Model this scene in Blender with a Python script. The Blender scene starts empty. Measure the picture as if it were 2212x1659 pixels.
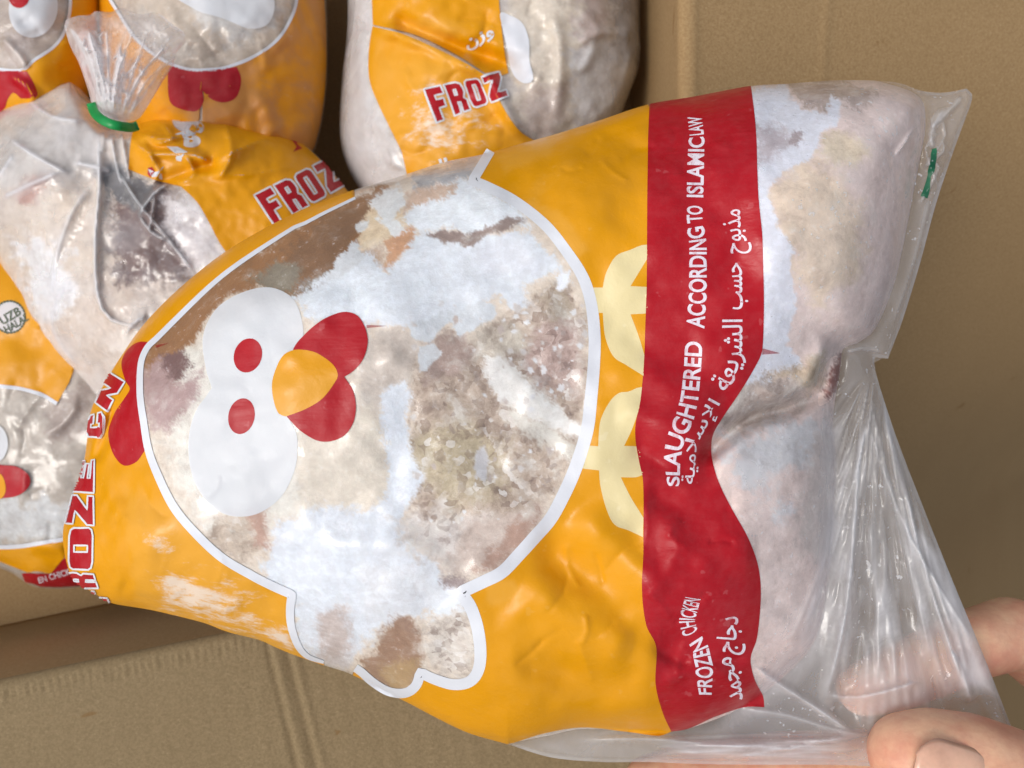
import bpy, bmesh, math, random
import numpy as np
from mathutils import Vector
from mathutils.geometry import delaunay_2d_cdt
random.seed(7); np.random.seed(7)
SC = bpy.context.scene
COL = SC.collection

# ------------------------------------------------------------------ camera, sky, sun, exposure
W = 0.28                  # width in metres of what the lens takes in at the height of the held pack
CAMZ = 0.21               # camera height above the middle of the held pack
DW, DH = 2212.0, 1659.0   # drawing units: positions below were measured on a 2212 x 1659 print
cam = bpy.data.objects.new('camera', bpy.data.cameras.new('camera'))
COL.objects.link(cam); SC.camera = cam
cam.location = (0, 0, CAMZ)
cam.data.sensor_width = 36.0
cam.data.lens = 36.0 * CAMZ / W
cam.data.clip_start = 0.005; cam.data.clip_end = 50
cam.data.dof.use_dof = True
cam.data.dof.focus_distance = CAMZ - 0.022
cam.data.dof.aperture_fstop = 20.0

SUN_EL, SUN_AZ = 57.0, 256.0      # light from the left of the picture
wd = bpy.data.worlds.new('World'); SC.world = wd; wd.use_nodes = True
wn = wd.node_tree.nodes; wl = wd.node_tree.links
sky = wn.new('ShaderNodeTexSky'); sky.sky_type = 'NISHITA'; sky.sun_disc = False
sky.sun_elevation = math.radians(SUN_EL); sky.sun_rotation = math.radians(SUN_AZ)
sky.air_density = 1.0; sky.dust_density = 4.0; sky.ozone_density = 1.0
hs = wn.new('ShaderNodeHueSaturation'); hs.inputs['Saturation'].default_value = 0.42
wl.new(sky.outputs[0], hs.inputs['Color']); wl.new(hs.outputs[0], wn['Background'].inputs[0])
wn['Background'].inputs[1].default_value = 0.15
sun = bpy.data.objects.new('sun', bpy.data.lights.new('sun', 'SUN'))
COL.objects.link(sun)
sun.data.energy = 1.1; sun.data.angle = math.radians(20); sun.data.color = (1.0, 0.955, 0.89)
_a, _e = math.radians(SUN_AZ), math.radians(SUN_EL)
_d = Vector((math.sin(_a) * math.cos(_e), math.cos(_a) * math.cos(_e), math.sin(_e)))
sun.rotation_euler = (-_d).to_track_quat('-Z', 'Y').to_euler()
SC.view_settings.view_transform = 'Standard'; SC.view_settings.look = 'None'
SC.view_settings.gamma = 1.0; SC.view_settings.exposure = -0.04
SC.cycles.max_bounces = 14; SC.cycles.transparent_max_bounces = 24

# ------------------------------------------------------------------ small tools
def lin(c):
    if isinstance(c, str): c = tuple(int(c[i:i+2], 16) for i in (0, 2, 4))
    return tuple((v/255/12.92 if v/255 <= .04045 else ((v/255+.055)/1.055)**2.4) for v in c)
def rgba(c): return lin(c) + (1.0,)

def unproj(u, v, z):
    """place on the ray of drawing position (u, v) at height z"""
    u = np.asarray(u, float); v = np.asarray(v, float); z = np.asarray(z, float)
    k = (CAMZ - z) / CAMZ * W / DW
    return np.stack([(u - DW/2) * k, (DH/2 - v) * k, np.broadcast_to(z, u.shape)], -1)

def spl(pts, closed=False, step=7.0):
    """Catmull-Rom through points; a third item marks a sharp corner"""
    P = [np.array(p[:2], float) for p in pts]; C = [len(p) > 2 for p in pts]
    n = len(P); out = []
    for i in range(n if closed else n-1):
        a, b = P[i], P[(i+1) % n]
        if C[i] or (not closed and i == 0): p0 = a - (b-a)*.5
        else: p0 = P[i-1]
        j = (i+1) % n
        if C[j] or (not closed and j == n-1): p3 = b + (b-a)*.5
        else: p3 = P[(j+1) % n]
        L = np.linalg.norm(b-a); m = max(1, int(L/step))
        m1 = (b-p0)*.5; m2 = (p3-a)*.5
        for m_ in (m1, m2):
            l = np.linalg.norm(m_)
            if l > L*1.1: m_ *= L*1.1/l
        for k in range(m):
            t = k/m; t2 = t*t; t3 = t2*t
            out.append((2*t3-3*t2+1)*a + (t3-2*t2+t)*m1 + (-2*t3+3*t2)*b + (t3-t2)*m2)
    if not closed: out.append(P[-1])
    return np.array(out)

def inside(poly, q):
    x, y = q[:, 0], q[:, 1]; r = np.zeros(len(q), bool)
    a = np.asarray(poly, float); b = np.roll(a, -1, 0)
    for (x0, y0), (x1, y1) in zip(a, b):
        if y0 == y1: continue
        c = (y0 > y) != (y1 > y)
        r ^= c & (x < (x1-x0)*(y-y0)/(y1-y0) + x0)
    return r
def seg_dist(pl, q, closed=True):
    a = np.asarray(pl, float); b = np.roll(a, -1, 0)
    if not closed: a, b = a[:-1], b[:-1]
    d = np.full(len(q), 1e9)
    for p, r in zip(a, b):
        e = r-p; L = (e*e).sum()
        if L < 1e-9: continue
        t = np.clip(((q-p)@e)/L, 0, 1)
        w = q-p-t[:, None]*e
        np.minimum(d, (w*w).sum(1), out=d)
    return np.sqrt(d)
def sdf(poly, q):
    d = seg_dist(poly, q); return np.where(inside(poly, q), d, -d)
def sstep(a, b, x):
    t = np.clip((x-a)/(b-a), 0, 1); return t*t*(3-2*t)

_tab = np.random.RandomState(3).rand(256, 256)
def vnoise(u, v, s, seed=0):
    x = np.asarray(u)/s + seed*17.31 + 500; y = np.asarray(v)/s + seed*9.77 + 500
    i = np.floor(x).astype(int); j = np.floor(y).astype(int)
    fx = x-i; fy = y-j; fx = fx*fx*(3-2*fx); fy = fy*fy*(3-2*fy)
    g = lambda a, b: _tab[a % 256, b % 256]
    return ((g(i, j)*(1-fx)+g(i+1, j)*fx)*(1-fy) + (g(i, j+1)*(1-fx)+g(i+1, j+1)*fx)*fy)*2-1
def fbm(u, v, s, seed=0, oc=4):
    r = 0; a = 1.0; t = 0
    for k in range(oc):
        r = r + a*vnoise(u, v, s, seed+k*5); t += a; a *= .55; s *= .5
    return r/t*1.5

def gauss(u, v, x, y, sx, sy=None, ang=0):
    sy = sy or sx; c, s = math.cos(math.radians(ang)), math.sin(math.radians(ang))
    dx, dy = u-x, v-y
    return np.exp(-.5*(((dx*c+dy*s)/sx)**2 + ((-dx*s+dy*c)/sy)**2))
def ridge(q, pl, w, taper=True, p=2.0):
    """soft ridge along a polyline, fading at its ends"""
    pl = spl(pl, False, 20)
    q_all = q; lo, hi = pl.min(0)-w*3, pl.max(0)+w*3
    near = (q[:, 0] > lo[0]) & (q[:, 0] < hi[0]) & (q[:, 1] > lo[1]) & (q[:, 1] < hi[1])
    full = np.zeros(len(q)); q = q[near]
    if not len(q): return full
    d = seg_dist(pl, q, False)
    r = np.exp(-(d/w)**p)
    if taper:
        L = np.linalg.norm(pl[-1]-pl[0]) + 1e-6
        t = ((q-pl[0])@(pl[-1]-pl[0]))/L/L
        r = r*sstep(-.02, .15, t)*sstep(1.02, .85, t)
    full[near] = r
    return full

# ------------------------------------------------------------------ object tools
def link(name, me, parent=None, mat=None):
    o = bpy.data.objects.new(name, me); COL.objects.link(o)
    if parent: o.parent = parent
    if mat and me is not None: me.materials.append(mat)
    return o
def mesh_np(name, V, F, smooth=True):
    me = bpy.data.meshes.new(name)
    V = np.asarray(V, np.float32); F = np.asarray(F, np.int32)
    me.vertices.add(len(V)); me.vertices.foreach_set('co', V.ravel())
    k = F.shape[1]
    me.loops.add(F.size); me.loops.foreach_set('vertex_index', F.ravel())
    me.polygons.add(len(F)); me.polygons.foreach_set('loop_start', np.arange(0, F.size, k, dtype=np.int32))
    me.update(calc_edges=True); me.validate()
    me.polygons.foreach_set('use_smooth', np.full(len(me.polygons), smooth))
    me.update()
    return me
def thing(name, label, cat, loc=(0, 0, 0), group=None):
    o = bpy.data.objects.new(name, None); COL.objects.link(o)
    o.location = loc; o.empty_display_size = .02
    o['label'] = label; o['category'] = cat
    if group: o['group'] = group
    return o
def fix_parent(o):
    """meshes are made in world space; keep them there under a moved parent"""
    p = o.parent
    off = Vector((0, 0, 0))
    while p: off += p.location; p = p.parent
    if o.data is not None and off.length > 0:
        n = len(o.data.vertices); c = np.empty(n*3, np.float32)
        o.data.vertices.foreach_get('co', c)
        o.data.vertices.foreach_set('co', (c.reshape(-1, 3) - np.array(off, np.float32)).ravel()); o.data.update()

class Nodes:
    def __init__(s, name):
        s.m = bpy.data.materials.new(name); s.m.use_nodes = True
        s.t = s.m.node_tree; s.n = s.t.nodes; s.l = s.t.links
        s.b = s.n.get('Principled BSDF'); s.out = s.n.get('Material Output')
    def add(s, k, **kw):
        n = s.n.new(k)
        for a, v in kw.items(): setattr(n, a, v)
        return n
    def co(s):
        if not hasattr(s, '_co'): s._co = s.add('ShaderNodeTexCoord')
        return s._co.outputs['Object']
    def noise(s, scale, detail=4, rough=.55, dist=0, vec=None):
        n = s.add('ShaderNodeTexNoise'); n.inputs['Scale'].default_value = scale
        n.inputs['Detail'].default_value = detail; n.inputs['Roughness'].default_value = rough
        n.inputs['Distortion'].default_value = dist
        s.l.new(vec or s.co(), n.inputs['Vector']); return n.outputs['Fac']
    def scaled(s, sx, sy, sz):
        n = s.add('ShaderNodeMapping'); n.inputs['Scale'].default_value = (sx, sy, sz)
        s.l.new(s.co(), n.inputs['Vector']); return n.outputs[0]
    def ramp(s, fac, stops):
        n = s.add('ShaderNodeValToRGB'); e = n.color_ramp.elements
        while len(e) < len(stops): e.new(.5)
        for i, (p, c) in enumerate(stops):
            e[i].position = p; e[i].color = c if len(c) == 4 else tuple(c)+(1,)
        s.l.new(fac, n.inputs[0]); return n.outputs[0]
    def rng(s, fac, a, b, c=0, d=1):
        n = s.add('ShaderNodeMapRange'); n.interpolation_type = 'SMOOTHSTEP'
        for i, v in enumerate((a, b, c, d)): n.inputs[1+i].default_value = v
        s.l.new(fac, n.inputs[0]); return n.outputs[0]
    def math(s, op, a, b=None):
        n = s.add('ShaderNodeMath', operation=op)
        for i, v in enumerate((a, b)):
            if v is None: continue
            if isinstance(v, (int, float)): n.inputs[i].default_value = v
            else: s.l.new(v, n.inputs[i])
        return n.outputs[0]
    def mix(s, fac, a, b, blend='MIX'):
        n = s.add('ShaderNodeMix', data_type='RGBA', blend_type=blend)
        for i, v in ((0, fac), (6, a), (7, b)):
            if isinstance(v, (int, float)): n.inputs[i].default_value = v
            elif isinstance(v, tuple): n.inputs[i].default_value = v if len(v) == 4 else v+(1,)
            else: s.l.new(v, n.inputs[i])
        return n.outputs[2]
    def attr(s, name, out='Color'):
        n = s.add('ShaderNodeAttribute', attribute_name=name); return n.outputs[out]
    def bump(s, h, dist, strength=1.0, prev=None):
        n = s.add('ShaderNodeBump'); n.inputs['Distance'].default_value = dist; n.inputs['Strength'].default_value = strength
        s.l.new(h, n.inputs['Height'])
        if prev: s.l.new(prev, n.inputs['Normal'])
        return n.outputs[0]
    def set(s, **kw):
        for k, v in kw.items():
            i = s.b.inputs[k.replace('_', ' ')]
            if isinstance(v, (int, float)): i.default_value = v
            elif isinstance(v, tuple): i.default_value = v if len(v) != 3 else (v + (1,) if i.type == 'RGBA' else v)
            else: s.l.new(v, i)

# ------------------------------------------------------------------ materials
def mat_print(name, col, frosty, frost=.35, rough=.36, streak=0.0, worn=False, alpha=1.0):
    """ink printed on plastic film; frost that clings inside shows through it"""
    m = Nodes(name)
    f1 = m.noise(26, 6, .62, .6)
    fa = m.attr('frost', 'Fac')
    s = m.math('ADD', f1, m.math('MULTIPLY', fa, .5))
    k = m.rng(s, .60, .74, 0, frost)
    fine = m.noise(420, 3, .6)
    c = m.mix(k, rgba(col), rgba(frosty))
    c = m.mix(m.rng(fine, .35, .75, 0, .10), c, rgba(frosty))
    # white clinging frost only where the pack carries it
    f2 = m.noise(120, 10, .76, .2, m.scaled(.6, 1.25, 1))
    k2 = m.rng(m.math('ADD', f2, m.math('MULTIPLY', fa, .40)), .78, .95, 0, .72)
    c = m.mix(k2, c, rgba((240, 232, 222)))
    sp = m.noise(300, 2, .5)
    c = m.mix(m.rng(m.math('ADD', sp, m.math('MULTIPLY', f1, .3)), .845, .885, 0, .4), c, rgba(frosty))
    tone = m.noise(9, 3)
    c = m.mix(m.rng(tone, .3, .7, .0, .10), c, rgba((60, 30, 0)), 'MULTIPLY') if not worn else c
    if worn:
        c = m.mix(m.rng(m.noise(700, 3, .7, vec=m.scaled(1, .35, 1)), .48, .66, 0, .42), c, rgba(frosty))
    h1 = m.noise(70, 5, .55)
    n = m.bump(h1, .0004, .5)
    n = m.bump(m.noise(230, 4, .65, .6), .00022, .5, n)
    n = m.bump(m.noise(900, 3, .6), .00006, .6, n)
    if streak: n = m.bump(m.noise(260, 3, .6, vec=m.scaled(.16, 1.6, 1)), .00022, streak, n)
    m.set(Base_Color=c, Roughness=m.rng(m.noise(120, 3), .3, .7, rough-.08, rough+.14), Normal=n)
    m.set(Specular_IOR_Level=.32, Alpha=alpha)
    return m.m

def mat_film(name, haze=.10, rough=.13, wrinkle=1.0, crumple=0.0):
    """thin clear polythene, a little milky, more where folded"""
    m = Nodes(name)
    m.n.remove(m.b)
    n = m.bump(m.noise(48, 5, .6, .8), .0016, .42*wrinkle)
    n = m.bump(m.noise(380, 3, .6), .00012, .6, n)
    if crumple:
        vo = m.add('ShaderNodeTexVoronoi'); vo.inputs['Scale'].default_value = 75
        wv = m.add('ShaderNodeMix', data_type='VECTOR'); wv.inputs[0].default_value = .012
        nn = m.add('ShaderNodeTexNoise'); nn.inputs['Scale'].default_value = 40; m.l.new(m.co(), nn.inputs['Vector'])
        m.l.new(m.co(), wv.inputs[4]); m.l.new(nn.outputs['Color'], wv.inputs[5]); m.l.new(wv.outputs[1], vo.inputs['Vector'])
        n = m.bump(vo.outputs['Distance'], .0022, crumple, n)
    tr = m.add('ShaderNodeBsdfTransparent'); tr.inputs[0].default_value = (1, 1, 1, 1)
    df = m.add('ShaderNodeBsdfDiffuse'); df.inputs[0].default_value = rgba((246, 247, 251)); m.l.new(n, df.inputs['Normal'])
    tl = m.add('ShaderNodeBsdfTranslucent'); tl.inputs[0].default_value = rgba((246, 247, 251))
    dm = m.add('ShaderNodeMixShader'); dm.inputs[0].default_value = .4
    m.l.new(df.outputs[0], dm.inputs[1]); m.l.new(tl.outputs[0], dm.inputs[2])
    at = m.attr('haze', 'Fac')
    hz = m.math('ADD', m.math('MULTIPLY', at, m.rng(m.noise(60, 6, .65, .5), .25, .75, .65, 1.25)), m.rng(m.noise(25, 5), .4, .7, haze*.5, haze*1.3))
    sp = m.rng(m.math('ADD', m.noise(620, 2, .5), m.math('MULTIPLY', m.noise(60, 4), .3)), .81, .87, 0, .7)
    hz = m.math('MINIMUM', m.math('MAXIMUM', hz, m.math('MULTIPLY', sp, m.attr('fleck', 'Fac'))), .93)
    m1 = m.add('ShaderNodeMixShader'); m.l.new(hz, m1.inputs[0]); m.l.new(tr.outputs[0], m1.inputs[1]); m.l.new(dm.outputs[0], m1.inputs[2])
    gl = m.add('ShaderNodeBsdfGlossy'); gl.inputs[0].default_value = (1, 1, 1, 1)
    m.l.new(m.rng(m.noise(90, 3), .3, .7, rough*.7, rough*1.5), gl.inputs['Roughness']); m.l.new(n, gl.inputs['Normal'])
    fr = m.add('ShaderNodeFresnel'); m.l.new(n, fr.inputs['Normal'])
    ge = m.add('ShaderNodeNewGeometry'); m.l.new(m.rng(ge.outputs['Backfacing'], 0, 1, 1.5, 1/1.5), fr.inputs[0])   # a sheet reflects alike from both sides
    fm = m.math('MINIMUM', m.math('MULTIPLY', fr.outputs[0], .8), .5)
    m2 = m.add('ShaderNodeMixShader'); m.l.new(fm, m2.inputs[0]); m.l.new(m1.outputs[0], m2.inputs[1]); m.l.new(gl.outputs[0], m2.inputs[2])
    m.l.new(m2.outputs[0], m.out.inputs['Surface'])
    return m.m

def mat_carcass(name):
    """frozen skin and frost: colour comes with the mesh, fine grain from noise; alpha = how mottled"""
    m = Nodes(name)
    a = m.add('ShaderNodeAttribute', attribute_name='skin')
    c, al = a.outputs['Color'], a.outputs['Alpha']
    n1 = m.noise(150, 8, .74, .25)
    n2 = m.noise(520, 5, .65)
    lo = m.math('MULTIPLY', m.rng(n1, .53, .34, 0, .75), al)
    hi = m.math('MULTIPLY', m.rng(n1, .50, .68, 0, .80), al)
    c = m.mix(lo, c, rgba((150, 122, 104)), 'MULTIPLY')
    c = m.mix(hi, c, rgba((226, 222, 214)))
    gr = m.add('ShaderNodeTexVoronoi'); gr.inputs['Scale'].default_value = 560; gr.inputs['Randomness'].default_value = 1
    wv = m.add('ShaderNodeMix', data_type='VECTOR'); wv.inputs[0].default_value = .004
    nn = m.add('ShaderNodeTexNoise'); nn.inputs['Scale'].default_value = 300; m.l.new(m.co(), nn.inputs['Vector'])
    m.l.new(m.co(), wv.inputs[4]); m.l.new(nn.outputs['Color'], wv.inputs[5]); m.l.new(wv.outputs[1], gr.inputs['Vector'])
    gv = m.add('ShaderNodeSeparateColor'); m.l.new(gr.outputs['Color'], gv.inputs[0])
    ga = m.rng(al, .45, 1.0, 0, 1)
    pat = m.rng(m.noise(90, 5, .6), .42, .6)
    c = m.mix(m.math('MULTIPLY', m.math('MULTIPLY', m.rng(gv.outputs[0], .70, .86, 0, .8), ga), pat), c, rgba((232, 228, 224)))
    c = m.mix(m.math('MULTIPLY', m.rng(gv.outputs[1], .66, .90, 0, .5), ga), c, rgba((150, 116, 98)), 'MULTIPLY')
    c = m.mix(m.rng(n2, .62, .42, 0, .16), c, rgba((170, 160, 150)), 'MULTIPLY')
    c = m.mix(m.rng(n2, .60, .72, 0, .35), c, rgba((240, 242, 246)))
    c = m.mix(.06, c, rgba((250, 250, 252)))   # thin rime over everything
    n = m.bump(n1, .0006, .6)
    n = m.bump(n2, .0002, .7, n)
    c = m.mix(1.0, c, (1.07, 1.07, 1.07), 'MULTIPLY')
    m.set(Base_Color=c, Roughness=m.rng(n2, .3, .7, .38, .62), Normal=n, Specular_IOR_Level=.2)
    m.set(Subsurface_Weight=.12, Subsurface_Radius=(.6, .35, .25), Subsurface_Scale=.004)
    return m.m

def mat_card(name, col, dark, light):
    m = Nodes(name)
    f = m.noise(1500, 3, .7, vec=m.scaled(.45, 1, 1)); g = m.noise(1000, 5, .78)
    c = m.mix(m.rng(g, .36, .62), rgba(dark), rgba(col))
    c = m.mix(m.rng(f, .54, .74, 0, .55), c, rgba(light))
    c = m.mix(m.rng(m.noise(1700, 2, .6), .66, .76, 0, .45), c, rgba((86, 62, 36)))
    c = m.mix(m.rng(m.noise(13, 4, .6), .35, .7, 0, .22), c, rgba(dark))
    sp = m.rng(m.noise(46, 4, .5, 1.2), .70, .735, 0, .5)
    c = m.mix(sp, c, rgba((120, 84, 40)))
    n = m.bump(g, .0004, .35)
    n = m.bump(m.noise(1500, 2), .0001, .4, n)
    m.set(Base_Color=c, Roughness=.82, Normal=n, Specular_IOR_Level=.2)
    return m.m

def mat_simple(name, col, rough=.4, noise_amt=.1, sss=0, bumpd=0, spec=.4):
    m = Nodes(name)
    c = m.mix(m.rng(m.noise(160, 4), .3, .7, 0, noise_amt), rgba(col), rgba((90, 60, 50)), 'MULTIPLY')
    m.set(Base_Color=c, Roughness=rough, Specular_IOR_Level=spec)
    if bumpd: m.set(Normal=m.bump(m.noise(700, 4), bumpd, .6))
    if sss: m.set(Subsurface_Weight=sss, Subsurface_Radius=(1, .4, .25), Subsurface_Scale=.003)
    return m.m

M_YEL = mat_print('yellow_ink', (228, 156, 0), (232, 170, 64), .5)
M_RED = mat_print('red_ink', (176, 14, 30), (196, 96, 100), .16, .40, streak=.8)
M_WHT = mat_print('white_ink', (222, 225, 232), (236, 239, 244), .4, .38)
M_LET = mat_print('lettering_ink', (232, 226, 236), (196, 90, 100), .05, .4, worn=True)
M_CRM = mat_print('cream_ink', (230, 214, 162), (240, 228, 190), .3, .4)
M_PEACH = mat_print('frosted_yellow_ink', (226, 150, 6), (206, 142, 74), .92, .42)
M_STREAK = mat_print('faint_red_ink', (176, 14, 30), (196, 96, 100), .2, .4, alpha=.5)
M_EYE = mat_print('eye_ink', (236, 240, 246), (242, 245, 250), .5, .4, alpha=.72)
M_FILM = mat_film('clear_film', .02, .15, .55, .10)
M_FILMB = mat_film('clear_film_behind', .07, .12, 1.6)
M_CARC = mat_carcass('frozen_chicken')
M_CARD = mat_card('cardboard', (166, 138, 99), (149, 121, 84), (188, 162, 124))
M_CARD2 = mat_card('cardboard_greyer', (143, 124, 93), (126, 108, 79), (166, 147, 115))
M_GREEN = mat_simple('green_plastic', (22, 150, 74), .35, .2)
M_STRIP = mat_simple('green_strip', (34, 104, 74), .5, .3)
M_SKIN = None

# ------------------------------------------------------------------ a pack: rounded closed bag measured by its outline
class Pack:
    def __init__(s, outline, z0, T, R, step=3.0, fold=None, power=.5, tail=None, tail_h=.003, soften=True, offk=1.0):
        s.out = outline; s.z0 = z0; s.step = step; s.offk = offk
        lo = outline.min(0)-30; hi = outline.max(0)+30
        s.u0, s.v0 = lo
        s.nu = int((hi[0]-lo[0])/step)+1; s.nv = int((hi[1]-lo[1])/step)+1
        U, V = np.meshgrid(s.u0+np.arange(s.nu)*step, s.v0+np.arange(s.nv)*step)
        q = np.stack([U.ravel(), V.ravel()], 1)
        def field(poly):
            k = 3; cu = np.arange(0, s.nu+k, k); cv = np.arange(0, s.nv+k, k)
            cU, cV = np.meshgrid(s.u0+cu*step, s.v0+cv*step)
            D = sdf(poly, np.stack([cU.ravel(), cV.ravel()], 1)).reshape(len(cv), len(cu))
            x = np.arange(s.nu)/k; i = x.astype(int); f = x-i
            D = D[:, i]*(1-f)+D[:, np.minimum(i+1, len(cu)-1)]*f
            y = np.arange(s.nv)/k; j = y.astype(int); f = (y-j)[:, None]
            return (D[j]*(1-f)+D[np.minimum(j+1, len(cv)-1)]*f).ravel()
        d0 = field(outline); d = np.maximum(d0, 0)
        body = tail if tail is not None else outline
        db = np.maximum(field(body), 0) if tail is not None else d
        t = np.clip(db/R, 0, 1)
        s.body_h = (T*(1-(1-t)**2)**power)
        th = tail_h*(1-np.exp(-d/14)) if tail is not None else 0*d
        h = np.maximum(s.body_h, th) if tail is not None else s.body_h
        s.d = d.reshape(s.nv, s.nu); s.db = db
        def soft(a, dd):
            b = a.reshape(s.nv, s.nu); g = b.copy(); r = max(2, int(round(36/step)))
            for _ in range(2):
                for ax in (0, 1):
                    c = np.cumsum(np.pad(g, [(r+1, r), (0, 0)] if ax == 0 else [(0, 0), (r+1, r)], mode='edge'), axis=ax)
                    n = g.shape[ax]
                    g = (np.take(c, np.arange(2*r+1, n+2*r+1), ax)-np.take(c, np.arange(0, n), ax))/(2*r+1)
            w = sstep(15, 110, dd.reshape(s.nv, s.nu))
            return (b*(1-w)+g*w).ravel()
        if soften:
            hb = soft(s.body_h, db); h = np.where(h <= s.body_h+1e-9, hb, np.maximum(h, hb)); s.body_h = hb
        if fold is not None:
            f = fold(q[:, 0], q[:, 1], q)
            h = h + f*sstep(0, 40, d)
            s.body_h = s.body_h + f*sstep(0, 40, db)
        s.q = q
        s.h = h.reshape(s.nv, s.nu); s.bh = s.body_h.reshape(s.nv, s.nu)
        s.in_out = (d0 > 0).reshape(s.nv, s.nu)
        s.in_body = (db > 0).reshape(s.nv, s.nu)
        s.P = unproj(U, V, s.z0+s.h)
        gu = np.gradient(s.P, axis=1); gv = np.gradient(s.P, axis=0)
        N = np.cross(gv, gu); N /= np.linalg.norm(N, axis=2, keepdims=True)+1e-12
        s.N = N; s.U, s.V = U, V
    def samp(s, A, u, v):
        x = np.clip((np.asarray(u)-s.u0)/s.step, 0, s.nu-1.001); y = np.clip((np.asarray(v)-s.v0)/s.step, 0, s.nv-1.001)
        i = x.astype(int); j = y.astype(int); fx = x-i; fy = y-j
        if A.ndim == 3: fx = fx[:, None]; fy = fy[:, None]
        return (A[j, i]*(1-fx)+A[j, i+1]*fx)*(1-fy) + (A[j+1, i]*(1-fx)+A[j+1, i+1]*fx)*fy
    def at(s, u, v, off=0.0):
        h = s.samp(s.h, u, v); p = unproj(u, v, s.z0+h)
        n = s.samp(s.N, u, v); n /= np.linalg.norm(n, axis=1, keepdims=True)+1e-12
        return p + n*off*s.offk
    def grid(s, mask, height, poly, sub=1):
        """mesh of the grid cells within a mask, its rim drawn onto the outline"""
        m = mask[::sub, ::sub]; U = s.U[::sub, ::sub].copy(); V = s.V[::sub, ::sub].copy(); H = height[::sub, ::sub]
        vm = m
        cell = vm[:-1, :-1] | vm[1:, :-1] | vm[:-1, 1:] | vm[1:, 1:]
        need = np.zeros_like(vm); need[:-1, :-1] |= cell; need[1:, :-1] |= cell; need[:-1, 1:] |= cell; need[1:, 1:] |= cell
        idx = -np.ones(vm.shape, int); idx[need] = np.arange(need.sum())
        u = U[need]; v = V[need]; h = H[need].copy(); ins = vm[need]
        # outside corners slide onto the outline
        o = np.where(~ins)[0]
        if len(o):
            a = np.asarray(poly); b = np.roll(a, -1, 0)
            q = np.stack([u[o], v[o]], 1); best = np.full(len(o), 1e18); bp = q.copy()
            for p, r in zip(a, b):
                e = r-p; L = (e*e).sum()
                if L < 1e-9: continue
                t = np.clip(((q-p)@e)/L, 0, 1)[:, None]; c = p+t*e; dd = ((q-c)**2).sum(1)
                k = dd < best; best[k] = dd[k]; bp[k] = c[k]
            u[o] = bp[:, 0]; v[o] = bp[:, 1]; h[o] = 0
        j, i = np.where(cell)
        F = np.stack([idx[j, i], idx[j+1, i], idx[j+1, i+1], idx[j, i+1]], 1)
        return u, v, h, F

def set_attr(me, name, vals):
    a = me.attributes.new(name, 'FLOAT', 'POINT'); a.data.foreach_set('value', np.asarray(vals, np.float32))
def set_col(me, name, rgb):
    a = me.attributes.new(name, 'FLOAT_COLOR', 'POINT'); a.data.foreach_set('color', np.asarray(rgb, np.float32).ravel())

def drop(u, v, F, zone, keep=None):
    c = np.stack([u[F].mean(1), v[F].mean(1)], 1); z = zone(c)
    if keep is not None: z &= ~keep(c)
    F = F[~z]; used = np.unique(F); m = np.full(len(u), -1); m[used] = np.arange(len(used))
    return used, m[F]
def film(pk, root, mat, haze=None, fleck=None, off=0.0, name='film', zone=None):
    u, v, h, F = pk.grid(pk.in_out, pk.h, pk.out)
    if zone is not None:
        k, F = drop(u, v, F, zone); u, v, h = u[k], v[k], h[k]
    V = unproj(u, v, pk.z0+h)
    me = mesh_np(name, V, F)
    set_attr(me, 'haze', haze(u, v) if haze else np.zeros(len(u)))
    set_attr(me, 'fleck', fleck(u, v) if fleck else np.zeros(len(u)))
    return link(name, me, root, mat)
def back(pk, root, mat, name, k=.7, sub=3, body=False, off=0):
    u, v, h, F = pk.grid(pk.in_body if body else pk.in_out, pk.bh if body else pk.h, pk.out, sub)
    V = unproj(u, v, pk.z0-h*k-off*(h > 0))
    me = mesh_np(name, V, F[:, ::-1])
    set_attr(me, 'haze', np.full(len(u), .1)); set_attr(me, 'fleck', np.zeros(len(u))); set_attr(me, 'frost', np.full(len(u), .1))
    return link(name, me, root, mat)
def carcass(pk, root, colour, body, sink=.0011, name='carcass', rough=.0, zone=None):
    hh = np.maximum(pk.bh-sink, 0) + rough*fbm(pk.U, pk.V, 26, 31)*sstep(0, 40, pk.d)
    u, v, h, F = pk.grid(pk.in_body & (pk.d > pk.step*1.5), hh, body)
    if zone is not None:
        k, F = drop(u, v, F, zone, lambda c: pk.samp(pk.d, c[:, 0], c[:, 1]) > 18); u, v, h = u[k], v[k], h[k]
    V = unproj(u, v, pk.z0+h)
    me = mesh_np(name, V, F)
    set_col(me, 'skin', colour(u, v))
    return link(name, me, root, M_CARC)

def cdt_patch(loops, test, spacing, jit=.25):
    """flat triangles that fill the area that passes the test, with the loops as exact edges"""
    P = []; Ed = []
    for L in loops:
        k = len(P); n = len(L)
        P += [Vector((float(x), float(y))) for x, y in L]
        Ed += [(k+i, k+(i+1) % n) for i in range(n)]
    A = np.concatenate([np.asarray(L) for L in loops]); lo, hi = A.min(0), A.max(0)
    gx = np.arange(lo[0], hi[0], spacing); gy = np.arange(lo[1], hi[1], spacing*.87)
    if len(gx) and len(gy):
        X, Y = np.meshgrid(gx, gy); X = X + (np.arange(len(gy)) % 2)[:, None]*spacing*.5
        q = np.stack([X.ravel(), Y.ravel()], 1)
        if len(q):
            q = q[test(q)]
            if len(q):
                dd = np.full(len(q), 1e9)
                for L in loops: dd = np.minimum(dd, seg_dist(L, q))
                q = q[dd > spacing*.45]
            P += [Vector((float(x), float(y))) for x, y in q]
    r = delaunay_2d_cdt(P, Ed, [], 0, 1e-4)
    V = np.array([(p.x, p.y) for p in r[0]]); F = np.array([f for f in r[2] if len(f) == 3])
    if not len(F): return V, F
    c = V[F].mean(1)
    return V, F[test(c)]

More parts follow.
